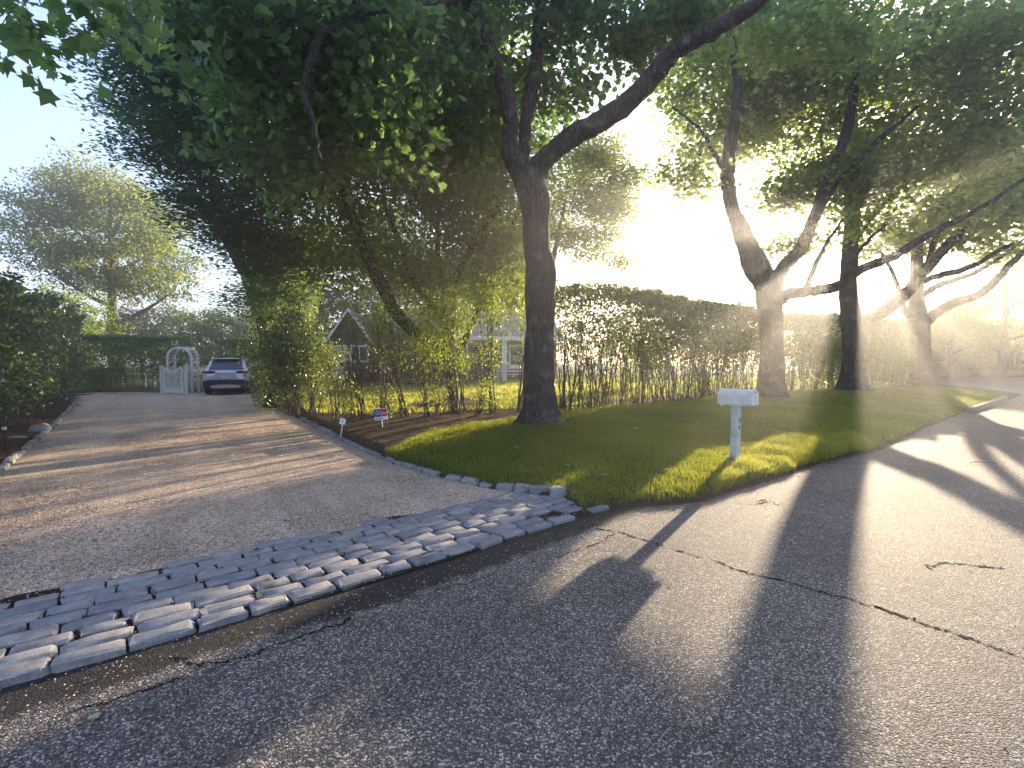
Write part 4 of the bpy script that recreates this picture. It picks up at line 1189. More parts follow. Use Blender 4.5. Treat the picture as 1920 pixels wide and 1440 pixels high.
for k, (x, y, h, rad, n, lx, ly) in enumerate(shr):
    shrub(slab[k], (x, y), h, rad, n, .055, M['privet_y'] if k in (0, 1, 2) else M['yardtree'], 90 + k, 6 if k != 5 else 10, .45, (lx, ly), .017, 'leggy shrubs in the mulch bed')
# low sprouts at foot of shrub row
for k, (x, y) in enumerate([(-3.7, 11.4), (-2.9, 11.25), (-1.7, 11.5), (-.8, 11.6)]):
    shrub(['low leafy sprout left of the blue and red sign', 'low leafy sprout just behind the blue and red sign', 'low leafy sprout in the mulch under the yard tree', 'low leafy sprout in the mulch near the big trunk'][k], (x, y), .75, .3, 260, .05, M['yardtree'], 110 + k, 5, .0, name='sprout')
shrub('big leafy bush between the gable wing and the brick house', (-5.9, 24.6), 3.5, 1.5, 5200, .10, M['yardtree'], 126, 10, .0)
shrub('rounded leafy bush in front of the brick house, left of its door', (-4.2, 25.2), 2.7, 1.2, 3600, .10, M['privet'], 127, 9, .0)
# yard bushes near the house
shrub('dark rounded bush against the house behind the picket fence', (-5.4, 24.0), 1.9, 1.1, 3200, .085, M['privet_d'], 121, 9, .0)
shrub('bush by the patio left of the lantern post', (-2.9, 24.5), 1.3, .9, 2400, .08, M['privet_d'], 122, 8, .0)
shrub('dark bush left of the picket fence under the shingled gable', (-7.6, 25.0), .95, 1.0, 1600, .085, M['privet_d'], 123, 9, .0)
shrub('leafy bush behind the hedge with bright leaves, right of the big trunk', (5.6, 21.0), 2.3, 1.1, 2600, .085, M['lime'], 124, 8, .0)
shrub('small lit bush at the end of the long hedge beside the last street maple', (20.4, 26.4), 1.9, .9, 2200, .08, M['lime'], 125, 8, .0)

# ------------------------------------------------------------------ house
HS = empty('brick_house', (-3.2, 27.6, .22), R(9), 'red brick house with grey roof, white porch post and a dark shingled gable wing', 'house')
mb = MB(); mb.box((.9, 3.5, 1.3), (9.8, 7, 2.6)); mb.build('wall', M['brick'], HS)
mb = MB(); mb.prism([(-.55, 2.55), (3.5, 4.15), (7.55, 2.55), (7.55, 2.42), (-.55, 2.42)], -4.3, 6.1, 'x'); mb.build('roof', M['roof'], HS)
mb = MB(); mb.box((.9, -.60, 2.47), (10.4, .06, .22)); mb.build('fascia', M['white'], HS)
mb = MB(); mb.box((1.35, -.04, 1.05), (1.0, .10, 2.1)); mb.build('door', M['blackpl'], HS)
mb = MB(); mb.box((1.35, -.045, 2.2), (1.3, .12, .18)).box((.74, -.045, 1.1), (.12, .12, 2.2)).box((1.96, -.045, 1.1), (.12, .12, 2.2)); mb.build('door_frame', M['white'], HS)
for k, (x, w, h_, z) in enumerate([(3.9, 1.6, 1.2, 1.5)]):
    f = MB()
    for sx in (-1, 1): f.box((x + sx * w / 2, -.05, z), (.09, .12, h_ + .09))
    for sz in (-1, 1): f.box((x, -.05, z + sz * h_ / 2), (w - .09, .12, .09))
    f.box((x, -.045, z), (.04, .08, h_ - .09)).box((x - w * .25 - .02, -.045, z), (w / 2 - .14, .06, .035)).box((x + w * .25 + .02, -.045, z), (w / 2 - .14, .06, .035))
    fo = f.build('window', M['white'], HS)
    g = MB(); g.box((x, -.012, z), (w - .05, .02, h_ - .05)); go = g.build('pane', M['glass'], fo)
mb = MB(); mb.box((2.55, -1.8, 1.2), (.24, .24, 2.4)); mb.box((2.55, -1.8, .08), (.34, .34, .16)); mb.box((2.55, -1.8, 2.36), (.32, .32, .1)); mb.build('porch_post', M['white'], HS)
mb = MB(); mb.box((4.3, -1.3, .10), (4.6, 2.4, .20)); mb.build('patio_step', M['rock'], HS)
mb = MB(); mb.box((4.3, -2.75, .03), (3.8, .45, .10)); mb.build('patio_step', M['rock'], HS)
# gable wing, shingled
wx0, wx1, ez, az = -6.55, -4.30, 2.2, 3.85
wc = (wx0 + wx1) / 2
mb = MB(); mb.box((wc, 2.6, ez / 2), (wx1 - wx0, 6.0, ez)); mb.build('wing_wall', M['shingle'], HS)
mb = MB(); mb.prism([(wx0 + .0, ez), (wc, az - .08), (wx1 - .0, ez)], -.4, 5.0, 'y'); mb.build('gable', M['shingle'], HS)
sh = MB(); z = ez - .35; k = 0
while z < az - .35:
    hw = (wx1 - wx0) / 2 * min(1, max(0, 1 - (z + .12 - ez) / (az - ez))) - .06 if z > ez - .15 else (wx1 - wx0) / 2 - .02
    x = wc - hw
    while x < wc + hw - .05:
        w = random.uniform(.12, .22); w = min(w, wc + hw - x)
        t = random.uniform(.018, .04)
        sh.box((x + w / 2, -.415 - t / 2, z + .09), (w - .012, t, .185 + random.uniform(-.02, .01)))
        x += w
    z += .165; k += 1
o = sh.build('shingles', M['shingle'], HS); o['kind'] = 'stuff'
for s in (-1, 1):
    rf = MB(); x_e = wc + s * ((wx1 - wx0) / 2 + .18)
    sl = (az - ez) / ((wx1 - wx0) / 2)
    rf.prism([(wc, az), (x_e, ez - .18 * sl), (x_e, ez - .18 * sl + .10), (wc, az + .12)], -.62, 5.1, 'y')
    rf.build('wing_roof', M['roof'], HS)
    rk = MB(); rk.prism([(wc, az - .02), (x_e, ez - .18 * sl - .02), (x_e + s * .02, ez - .18 * sl + .14), (wc, az + .15)], -.70, -.625, 'y')
    rk.build('rake_board', M['white'], HS)
for (x, w) in ((-5.98, .66), (-4.92, .86)):
    z, h_ = 1.62, .80
    f = MB(); y0 = -.46
    for sx in (-1, 1): f.box((x + sx * w / 2, y0, z), (.12, .10, h_ + .12))
    for sz in (-1, 1): f.box((x, y0, z + sz * h_ / 2), (w - .12, .10, .12))
    f.box((x, y0 + .01, z), (.05, .06, h_ - .12))
    fo = f.build('window', M['white'], HS)
    g = MB(); g.box((x, -.42, z), (w - .1, .02, h_ - .1)); g.build('pane', M['glass'], fo)
mb = MB(); mb.box((-6.0, -.50, .60), (.62, .05, .7)); mb.build('shutter', M['white'], HS)
mb = MB(); mb.box((-2.5, -.35, .95), (1.7, .6, 1.9)); mb.build('porch_wall', M['tan'], HS)
mb = MB(); mb.box((3.5, 3.5, 4.5), (.9, .7, 1.4)); mb.build('chimney', M['brick'], HS)

# house roof over the hedge between the third and last maple, and a roof beyond the cross street
H2 = empty('house', (36.0, 50.0, 0), R(-18), 'distant house with hazy tan roof above the hedge, between the last two street maples', 'house')
mb = MB(); mb.box((0, 0, 1.8), (12, 8, 3.6)); mb.build('wall', M['tan'], H2)
mb = MB(); mb.prism([(-4.6, 3.55), (0, 6.4), (4.6, 3.55), (4.6, 3.42), (-4.6, 3.42)], -6.5, 6.5, 'x'); mb.build('roof', M['roof_b'], H2)
for x in (-3.5, 0, 3.5):
    f = MB(); f.box((x, -4.04, 1.9), (1.3, .1, 1.4)); fo = f.build('window', M['white'], H2)
    g = MB(); g.box((x, -4.10, 1.9), (1.1, .03, 1.2)); g.build('pane', M['glass'], fo)
H3 = empty('house', (52.0, 49.5, 0), R(-6), 'distant house with low brown roof behind the hedge across the cross street', 'house')
mb = MB(); mb.box((0, 0, 1.5), (17, 8, 3.0)); mb.build('wall', M['tan'], H3)
mb = MB(); mb.prism([(-4.7, 2.95), (0, 5.5), (4.7, 2.95), (4.7, 2.82), (-4.7, 2.82)], -9, 9, 'x'); mb.build('roof', M['roof_b'], H3)
for x in (-5, 0, 5):
    f = MB(); f.box((x, -4.04, 1.6), (1.3, .1, 1.3)); fo = f.build('window', M['white'], H3)
    g = MB(); g.box((x, -4.10, 1.6), (1.1, .03, 1.1)); g.build('pane', M['glass'], fo)

# ------------------------------------------------------------------ yard furniture
lp = atd(903, 735, 20.5); lz = gz(lp[0], lp[1])
LPo = empty('lamp_post', (lp[0], lp[1], lz), 0, 'black lantern post with glass coloured amber for its gleam on the lawn in front of the brick house', 'lamp post')
MB().tube([(0, 0, -.05), (0, 0, 1.36)], [.035, .03], 10).tube([(0, 0, 0), (0, 0, .25)], [.06, .045], 10).build('post', M['black'], LPo)
cage = MB()
for a in range(4):
    ca, sa = math.cos(a * PI / 2 + PI / 4), math.sin(a * PI / 2 + PI / 4)
    cage.bar((ca * .07, sa * .07, 1.36), (ca * .14, sa * .14, 1.66), .016)
cage.box((0, 0, 1.36), (.13, .13, .03)); cage.build('cage', M['black'], LPo)
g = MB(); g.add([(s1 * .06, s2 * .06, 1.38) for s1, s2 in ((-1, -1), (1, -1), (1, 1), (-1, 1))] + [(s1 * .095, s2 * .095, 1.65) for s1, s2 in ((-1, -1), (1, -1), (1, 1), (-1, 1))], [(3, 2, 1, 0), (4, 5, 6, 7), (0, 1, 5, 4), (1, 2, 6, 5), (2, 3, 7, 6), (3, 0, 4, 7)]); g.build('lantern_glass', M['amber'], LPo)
g = MB(); g.add([(s1 * .16, s2 * .16, 1.66) for s1, s2 in ((-1, -1), (1, -1), (1, 1), (-1, 1))] + [(0, 0, 1.80)], [(3, 2, 1, 0), (0, 1, 4), (1, 2, 4), (2, 3, 4), (3, 0, 4)]); g.build('lantern_cap', M['black'], LPo)

fa = atd(762, 735, 21.5); fb = atd(838, 733, 21.0)
PF = empty('picket_fence', (fa[0], fa[1], gz(fa[0], fa[1])), math.atan2(fb[1] - fa[1], fb[0] - fa[0]), 'short dark picket fence on the lawn before the house', 'fence')
Lf = math.hypot(fb[0] - fa[0], fb[1] - fa[1])
for zr in (.2, .62): MB().box((Lf / 2, .02, zr), (Lf, .025, .035)).build('rail', M['black'], PF)
n = 15
pk = None
for k in range(n):
    if pk is None:
        pk = MB().box((0, 0, .38), (.045, .015, .76)).build('picket', M['black'], PF)
    else:
        c = pk.copy(); COL.objects.link(c); c.parent = PF
        c.location = (Lf * k / (n - 1), 0, random.uniform(-.02, .02))

bn = atd(958, 712, 25.2)
BN = empty('garden_bench', (bn[0], bn[1], gz(bn[0], bn[1])), R(8), 'pale slatted garden bench on the patio of the brick house', 'bench')
for x in (-.65, .65):
    for y in (-.2, .2): MB().box((x, y, .21), (.05, .05, .42)).build('leg', M['oldwhite'], BN)
for y in (-.18, -.06, .06, .18): MB().box((0, y, .44), (1.4, .09, .03)).build('seat_slat', M['oldwhite'], BN)
for z in (.60, .74, .88): MB().box((0, .25, z), (1.4, .03, .08)).build('back_slat', M['oldwhite'], BN)
for x in (-.66, .66): MB().box((x, .25, .66), (.05, .05, .52)).build('back_post', M['oldwhite'], BN)

tbp = atd(252, 722, 26.5)
TB = empty('garden_table', (tbp[0], tbp[1], 0.05), 0, 'white garden table glimpsed through the foot of the far hedge', 'table')
MB().box((0, 0, .72), (1.9, .8, .05)).build('tabletop', M['white'], TB)
for x in (-.85, .85):
    for y in (-.33, .33): MB().box((x, y, .35), (.06, .06, .70)).build('leg', M['white'], TB)

# ------------------------------------------------------------------ arch and lattice gate
gp = at(345, 737)
AG = empty('garden_arch', (gp[0], gp[1], 0), R(8), 'white lattice garden arch with gate, set in the far hedge', 'arch')
W2, HP, RA = .50, 1.62, .50
def hoop(y):
    pts = [(-W2, y, 0), (-W2, y, .8), (-W2, y, HP)]
    for k in range(1, 12):
        a = PI - PI * k / 12; pts.append((math.cos(a) * RA, y, HP + math.sin(a) * RA * .95))
    return pts + [(W2, y, HP), (W2, y, .8), (W2, y, 0)]
for y in (-.32, .32):
    m = MB(); pts = hoop(y)
    for i in range(len(pts) - 1): m.bar(pts[i], pts[i + 1], .085, .07, (0, 1, 0))
    m.build('arch_frame', M['oldwhite'], AG)
pts = hoop(0)
for i, q in enumerate(pts[1:-1]):
    MB().box((q[0], 0, q[2]), (.035, .56, .035)).build('rung', M['oldwhite'], AG)
for s in (-1, 1):
    for k in range(5):
        z = .2 + k * .28
        m = MB(); m.bar((s * W2, -.28, z), (s * W2, .28, z + .28), .03, .012, (1, 0, 0)); m.build('lattice_slat', M['oldwhite'], AG)
        m = MB(); m.bar((s * (W2 + .016), .28, z), (s * (W2 + .016), -.28, z + .28), .03, .012, (1, 0, 0)); m.build('lattice_slat', M['oldwhite'], AG)
GT = empty('lattice_gate', (gp[0] - .1, gp[1] - .55, 0), R(-14), 'white lattice gate with a dipped top, standing ajar in the garden arch', 'gate')
gw, gh = .50, 1.12
for s in (-1, 1): MB().box((s * gw, 0, .62), (.13, .05, 1.14)).build('stile', M['oldwhite'], GT)
MB().box((0, 0, .16), (2 * gw - .13, .045, .22)).build('bottom_rail', M['oldwhite'], GT)
m = MB(); top = [(x, 1.17 - .10 * math.cos(x / gw * PI / 2) + (.14 if x > 0 else 0) * abs(x / gw) ** 2) for x in np.linspace(-gw + .065, gw - .065, 9)]
poly = top + [(x, z - .13) for x, z in reversed(top)]
for i in range(8): m.prism([top[i], top[i + 1], (top[i + 1][0], top[i + 1][1] - .13), (top[i][0], top[i][1] - .13)], -.022, .022, 'y')
m.build('top_rail', M['oldwhite'], GT)
x0, x1, z0, z1 = -gw + .065, gw - .065, .27, 1.0
for sgn in (1, -1):
    c = -1.2
    while c < 2.4:
        # line x*sgn = (z - c): clip to rectangle
        zs = []
        za, zb = max(z0, (x0 if sgn > 0 else -x1) + c), min(z1, (x1 if sgn > 0 else -x0) + c)
        if zb - za > .08:
            a = (sgn * (za - c), -.012 * sgn, za); b2 = (sgn * (zb - c), -.012 * sgn, zb)
            m = MB(); m.bar(a, b2, .018, .052, (0, 1, 0)) if False else m.bar(a, b2, .045, .016, (0, 1, 0)); m.build('lattice_slat', M['oldwhite'], GT)
        c += .19
# gate posts
for s in (-1, 1):
    g_ = MB().box((0, 0, .62), (.12, .12, 1.24)).box((0, 0, 1.26), (.16, .16, .04)).build('gate_post', M['oldwhite'])
    g_.location = (gp[0] - .1 + s * .66, gp[1] - .5 - s * .16, 0)
    tag(g_, ['white square post on the left of the lattice gate', 'white square post on the right of the lattice gate, next to the car'][0 if s < 0 else 1], 'post', 'gate posts')

# ------------------------------------------------------------------ car
cp = at(424, 741)
CAR = empty('parked_car', (cp[0], cp[1], 0.012), R(20), 'silver white sport utility vehicle seen from behind on the gravel driveway', 'car')
# local: +y forward, rear bumper at y=0
st = [  # y, z_bottom, half width, z_belt, roof half width, z_roof
    (0.00, .52, .74, .86, .70, .88), (.05, .42, .83, .95, .76, .97), (.14, .36, .895, 1.00, .75, 1.06), (.28, .34, .91, 1.02, .73, 1.24), (.50, .34, .915, 1.03, .66, 1.52),
    (.62, .34, .915, 1.03, .63, 1.575), (1.2, .33, .915, 1.02, .645, 1.615), (2.0, .33, .915, 1.0, .645, 1.61), (2.6, .33, .915, .98, .64, 1.55), (3.1, .33, .91, .96, .64, 1.26), (3.45, .33, .90, .95, .70, 1.0), (4.0, .34, .87, .88, .66, .91), (4.3, .38, .80, .76, .60, .78), (4.42, .46, .66, .66, .5, .67)]
V = []; 
for (y, zb, w, zbelt, wr, zr) in st:
    half = [(0, zb), (w * .82, zb), (w * .96, zb + .05), (w, zb + (zbelt - zb) * .35), (w, zb + (zbelt - zb) * .72), (w * .965, zbelt), (wr + (w * .965 - wr) * .10 if zr - zbelt > .1 else wr * .97 + .0, zbelt + (zr - zbelt) * .86), (wr * .86, zbelt + (zr - zbelt) * .97), (wr * .45, zr), (0, zr + .012)]
    ring = [(x, y, z) for x, z in half] + [(-x, y, z) for x, z in half[-2:0:-1]]
    V.append(ring)
nr_ = len(V[0]); F = []
for i in range(len(V) - 1):
    for j in range(nr_):
        F.append((i * nr_ + j, i * nr_ + (j + 1) % nr_, (i + 1) * nr_ + (j + 1) % nr_, (i + 1) * nr_ + j))
F.append(tuple(range(nr_))[::-1]); F.append(tuple((len(V) - 1) * nr_ + j for j in range(nr_)))
cb = MB(); cb.add([p for ring in V for p in ring], F, True); body = cb.build('body', M['carpaint'], CAR)
def quad_slab(pts, t, name, mat, parent, off=.006):
    P = [Vector(p) for p in pts]
    n = (P[1] - P[0]).cross(P[2] - P[0]).normalized()
    cen = sum(P, Vector()) / len(P)
    if n.dot(cen - Vector((0, 2.2, .7))) < 0: n = -n
    m = MB(); k = len(P)
    m.add([p + n * off for p in P] + [p + n * (off + t) for p in P], [list(range(k)), list(range(k, 2 * k))] + [(i, (i + 1) % k, k + (i + 1) % k, k + i) for i in range(k)])
    return m.build(name, mat, parent)
quad_slab([(-.66, .165, 1.09), (.66, .165, 1.09), (.56, .475, 1.485), (.3, .49, 1.515), (-.3, .49, 1.515), (-.56, .475, 1.485)], .012, 'rear_window', M['glass'], CAR, .012)
MB().prism([(-.64, 1.555), (.64, 1.555), (.60, 1.60), (-.60, 1.60)], .33, .62, 'y').build('spoiler', M['carpaint'], CAR, bevel=.012)
# black lower bumper cladding, silver skid strip
m = MB(); m.prism([(-.84, .30), (-.6, .24), (.6, .24), (.84, .30), (.87, .60), (.70, .66), (-.70, .66), (-.87, .60)], -.045, .30, 'y'); m.build('bumper', M['blackpl'], CAR, bevel=.02)
m = MB(); m.prism([(-.52, .30), (.52, .30), (.60, .40), (.3, .45), (-.3, .45), (-.60, .40)], -.065, -.048, 'y'); m.build('skid_plate', M['alloy'], CAR, bevel=.006)
m = MB(); m.prism([(-.50, .70), (.50, .70), (.42, .90), (-.42, .90)], -.022, .10, 'y'); m.build('plate_recess', M['carpaint'], CAR, bevel=.01)
m = MB(); m.box((0, -.030, .79), (.34, .012, .165)); m.build('number_plate', M['plate'], CAR)
m = MB(); m.box((0, -.02, .945), (.8, .02, .03)); m.build('trim_strip', M['chrome'], CAR)
for s in (-1, 1):
    m = MB(); pl = [(s * .40, .96), (s * .62, .935), (s * .86, .93), (s * .90, 1.02), (s * .62, 1.06), (s * .40, 1.03)]
    if s < 0: pl = pl[::-1]
    m.prism(pl, .012, .20, 'y'); tl = m.build('tail_light', M['redlens'], CAR, bevel=.008)
    m = MB(); pl = [(s * .41, .97), (s * .60, .95), (s * .60, 1.045), (s * .41, 1.02)]
    if s < 0: pl = pl[::-1]
    m.prism(pl, .0, .011, 'y'); m.build('reversing_lens', M['darkred'], tl)
    quad_slab([(s * .885, .62, 1.05), (s * .885, 2.75, 1.02), (s * .70, 2.45, 1.46), (s * .685, .82, 1.47)], .008, 'side_window', M['glass'], CAR, .012)
    m = MB(); m.box((s * .63, 1.5, 1.655), (.035, 1.9, .03)); m.build('roof_rail', M['alloy'], CAR, bevel=.008)
    m = MB(); m.box((s * 1.0, 2.72, 1.08), (.18, .09, .14)); m.build('wing_mirror', M['carpaint'], CAR, bevel=.02)
    m = MB(); m.box((s * .915, 2.0, .40), (.03, 2.1, .16)); m.build('sill_cladding', M['blackpl'], CAR, bevel=.008)
    for y in (.82, 3.46):
        m = MB()
        # arch cladding
        arc = [(math.cos(a) * .40, math.sin(a) * .40) for a in np.linspace(0, PI, 11)] + [(math.cos(a) * .335, math.sin(a) * .335) for a in np.linspace(PI, 0, 11)]
        for i in range(10):
            q = [arc[i], arc[i + 1], arc[20 - i], arc[21 - i]]
            m.prism([(y + a, .345 + b) for a, b in q], s * .84, s * .925, 'x')
        m.build('wheel_arch', M['blackpl'], CAR)
        wh = empty('wheel', (s * .815, y, .345)); wh.parent = CAR
        bm = bmesh.new(); prof = [(-.11, .22), (-.115, .30), (-.09, .342), (0, .348), (.09, .342), (.115, .30), (.11, .22)]
        nseg = 24; vs = [[bm.verts.new((x, math.cos(2 * PI * k / nseg) * r_, math.sin(2 * PI * k / nseg) * r_)) for x, r_ in prof] for k in range(nseg)]
        for k in range(nseg):
            for i in range(len(prof) - 1):
                f = bm.faces.new((vs[k][i], vs[k][i + 1], vs[(k + 1) % nseg][i + 1], vs[(k + 1) % nseg][i])); f.smooth = True
        me = bpy.data.meshes.new('tyre'); bmesh.ops.recalc_face_normals(bm, faces=bm.faces); bm.to_mesh(me); bm.free()
        add_mesh('tyre', me, M['rubber'], wh)
        m = MB(); m.tube([(-.06, 0, 0), (.06, 0, 0)], .225, 20)
        for k in range(5):
            a = 2 * PI * k / 5; m.bar((s * .085, 0, 0), (s * .085, math.cos(a) * .21, math.sin(a) * .21), .05, .03, (1, 0, 0))
        m.build('rim', M['alloy'], wh)
m = MB(); m.tube([(.02, .72, 1.60), (.02, .66, 1.72)], [.012, .004], 6); m.build('antenna', M['black'], CAR)
m = MB(); m.box((.0, .05, .30), (1.2, .1, .05)).tube([(.55, -.03, .27), (.55, .2, .27)], .03, 8); m.build('exhaust', M['black'], CAR)
m = MB(); m.box((0, 2.2, .34), (1.6, 3.6, .14)); m.build('underbody', M['blackpl'], CAR)

# ------------------------------------------------------------------ mailbox
mp_ = at(1378, 862, .12); mz = gz(mp_[0], mp_[1])
MX = empty('mailbox', (mp_[0], mp_[1], mz), math.atan2(-RN[1], -RN[0]) + PI / 2 + R(-4), 'white mailbox on a square white post with a number, on the verge', 'mailbox')
# local -y faces the road
MB().box((0, 0, .37), (.105, .105, .86)).build('post', M['mosswhite'], MX, bevel=.006)
sec = [(-.088, 0), (-.088, .135)] + [(-.088 * math.cos(a), .135 + .082 * math.sin(a)) for a in np.linspace(.35, PI - .35, 7)] + [(.088, .135), (.088, 0)]
m = MB(); m.prism([(x, .80 + z) for x, z in sec], -.27, .25, 'y'); m.build('box', M['oldwhite'], MX, bevel=.004)
sec2 = [(x * 1.05, .797 + z * 1.03) for x, z in sec]
m = MB(); m.prism(sec2, -.285, -.272, 'y'); dr_ = m.build('door', M['oldwhite'], MX, bevel=.003)
MB().box((0, -.295, .985), (.03, .02, .018)).build('latch', M['alloy'], dr_)
MB().box((0, .02, .79), (.15, .42, .02)).build('mounting_board', M['oldwhite'], MX)
m = MB(); m.box((-.094, .17, .80), (.008, .05, .05)).box((-.097, .17, .775), (.01, .02, .04)); m.build('flag', M['oldwhite'], MX)
# house number on the road side of the post: 9 and 7
def strokes(pls, name, y, th=.012):
    m = MB()
    for pl in pls:
        for a, b in zip(pl[:-1], pl[1:]): m.bar((a[0], y, a[1]), (b[0], y, b[1]), th, .004, (0, 1, 0))
    return m.build(name, M['navy'], MX)
c9 = [(.022 * math.cos(a), .58 + .026 * math.sin(a)) for a in np.linspace(0, 2 * PI, 11)]
strokes([c9, [(.022, .58), (.018, .54), (-.006, .522)]], 'number', -.0555)
strokes([[(-.022, .49), (.0, .43)], [(.0, .43), (.022, .49)]], 'number', -.0555)

# ------------------------------------------------------------------ lawn signs
def stake_sign(name, label, base_px, base_py, top_py, w, h, rz, tilt, panels, face='signwhite'):
    p = at(base_px, base_py, .06); z0 = gz(p[0], p[1])
    ztop = atd(base_px, top_py, p[1])[2] - z0
    o = empty(name, (p[0], p[1], z0), rz, label, 'sign'); o.rotation_euler = (0, tilt, rz)
    MB().box((0, .012, (ztop - h) / 2), (.018, .012, ztop - h + .16)).build('stake', M['oldwhite'], o)
    b = MB().box((0, 0, ztop - h / 2), (w, .012, h)).build('board', M[face], o)
    for (nm, mat, pls, dx, dz) in panels:
        m = MB()
        for pl in pls: m.prism([(x * w, ztop - h / 2 + z * h) for x, z in pl], -.0095, -.0065, 'y')
        m.build(nm, M[mat], b)
    return o
star = [( -.24 + .13 * math.cos(a) * (1 if k % 2 == 0 else .6), .10 + .22 * math.sin(a) * (1 if k % 2 == 0 else .6)) for k, a in enumerate(np.linspace(0, 2 * PI, 12, endpoint=False))]
stake_sign('yard_sign', 'blue and red security sign on a white stake in the mulch bed', 717, 812, 766, .30, .235, R(-14), R(-6), [
    ('blue_panel', 'signblue', [[(-.48, -.22), (.0, -.22), (-.05, .48), (-.48, .46)]], 0, 0),
    ('red_panel', 'signred', [[(.03, -.20), (.48, -.18), (.48, .46), (-.02, .48)]], 0, 0),
    ])
SG = [o for o in bpy.data.objects if o.name.startswith('yard_sign')][0]
bd = [o for o in SG.children if o.name.startswith('board')][0]
_z = [v.co.z for v in bd.data.vertices]; zc = (max(_z) + min(_z)) / 2
m = MB(); ring = [(-.072 + .040 * math.cos(a), zc + .035 + .046 * math.sin(a)) for a in np.linspace(0, 2 * PI, 17)[:-1]]
m.prism(ring, -.0125, -.0100, 'y'); m.build('round_emblem', M['plate'], bd)
m = MB(); ring = [(-.072 + .024 * math.cos(a), zc + .035 + .028 * math.sin(a)) for a in np.linspace(0, 2 * PI, 13)[:-1]]
m.prism(ring, -.0155, -.0130, 'y'); m.build('round_emblem', M['signblue'], bd)
m = MB()
for k in range(7): m.box((-.115 + k * .024, -.008, zc - .085), (.012, .003, .03))
m.build('lettering', M['navy'], bd)
m = MB()
for k in range(6): m.box((.035 + k * .018, -.0112, zc + .02), (.008, .003, .035 if k % 2 else .05))
m.build('lettering', M['oldwhite'], bd)
stake_sign('small_sign', 'small white sign on a thin stake beside the driveway edging', 638, 818, 785, .11, .11, R(12), R(8), [('print', 'navy', [[(-.25, .1), (.25, .1), (.25, .2), (-.25, .2)], [(-.25, -.15), (.1, -.15), (.1, -.08), (-.25, -.08)]], 0, 0)])

# ------------------------------------------------------------------ path lights along the left bed
def path_light(px, base_py, top_py, label, kind='cap', capw=.09):
    p = at(px, base_py, .05); z0 = gz(p[0], p[1])
    h = atd(px, top_py, p[1])[2] - z0
    o = empty('path_light', (p[0], p[1], z0), 0, label, 'path light', 'path lights along the left bed')
    MB().tube([(0, 0, -.05), (0, 0, h - .08)], [.014, .012], 8).build('stake', M['black'], o)
    g = MB().tube([(0, 0, h - .10), (0, 0, h - .03)], [.030, .034], 10).build('lens', M['amber'] if kind == 'lit' else M['signwhite'], o)
    m = MB()
    n = 14; r_ = [(capw * 1.0, h - .035), (capw * .95, h - .022), (capw * .5, h - .002), (.012, h + .012)]
    V = [(math.cos(2 * PI * k / n) * a, math.sin(2 * PI * k / n) * a, z) for a, z in r_ for k in range(n)]
    F = [(i * n + k, i * n + (k + 1) % n, (i + 1) * n + (k + 1) % n, (i + 1) * n + k) for i in range(3) for k in range(n)]
    m.add(V, F + [tuple(range(n))[::-1], tuple(3 * n + k for k in range(n))]); m.build('cap', M['black'], o)
path_light(10, 846, 795, 'nearest black path light, at the left edge beside the edging stones')
path_light(53, 797, 770, 'path light with broad dark cap, second from the left in the bed', capw=.13)
path_light(82, 788, 756, 'slim path light with sunlit stem in the left bed', capw=.06)
path_light(97, 779, 751, 'farther path light with flat cap near the end of the tall hedge', capw=.12)
path_light(126, 762, 743, 'farthest small path light where the left bed narrows', capw=.10)

# ------------------------------------------------------------------ grass, litter, pebbles
def scatter_in(poly, n, r):
    P = np.array(poly); lo = P.min(0); hi = P.max(0)
    out = []; tot = 0
    while tot < n:
        x = r.uniform(lo[0], hi[0], n); y = r.uniform(lo[1], hi[1], n)
        k = inside(P, x, y); out.append(np.stack([x[k], y[k]], 1)); tot += k.sum()
    return np.vstack(out)[:n]
def grass(name, XY, hmin, hmax, w, r, mat, label=None):
    n = len(XY)
    z, _ = land_height(XY[:, 0], XY[:, 1]); 
    k = z > .015; XY = XY[k]; z = z[k]; n = len(XY)
    h = r.uniform(hmin, hmax, n) * (1 + .35 * vnoise(XY[:, 0], XY[:, 1], .3, 77))
    a = r.uniform(0, 2 * PI, n); lean = r.normal(0, .35, (n, 2)) * h[:, None]
    ww = w * r.uniform(.6, 1.3, n)
    b0 = np.stack([XY[:, 0] - np.cos(a) * ww, XY[:, 1] - np.sin(a) * ww, z - .01], 1)
    b1 = np.stack([XY[:, 0] + np.cos(a) * ww, XY[:, 1] + np.sin(a) * ww, z - .01], 1)
    tp = np.stack([XY[:, 0] + lean[:, 0], XY[:, 1] + lean[:, 1], z + h], 1)
    V = np.stack([b0, b1, tp], 1).reshape(-1, 3)
    rv = np.clip(.5 * r.random(n) + .5 * (.5 + .5 * vnoise(XY[:, 0], XY[:, 1], 1.1, 78)), 0, 1)
    o = np_mesh(name, V, np.arange(n * 3).reshape(-1, 3), mat, attrs={'rnd': np.repeat(rv, 3)})
    return tag(o, label, 'grass', kind='stuff')
verge = drive_edge[4:] + road_edge + [np.array((20.5, 21.0)), np.array((19.5, 24.2))] + [np.array(p) - (.25, .0) for p in hedge_line[::-1]] + [np.array((0.6, 11.2)), np.array((-.6, 10.6)), np.array((-1.6, 9.7))]
r5 = np.random.default_rng(5)
vn = [p for p in verge]
XY = scatter_in(vn, 470000, r5)
d = np.hypot(XY[:, 0], XY[:, 1])
kk = r5.random(len(XY)) < np.clip((9.0 / d) ** 1.8, 0, 1)
XY = XY[kk]
grass('verge_grass', XY, .035, .07, .0045, r5, M['grass'], 'short mown grass of the verge under the street maples')
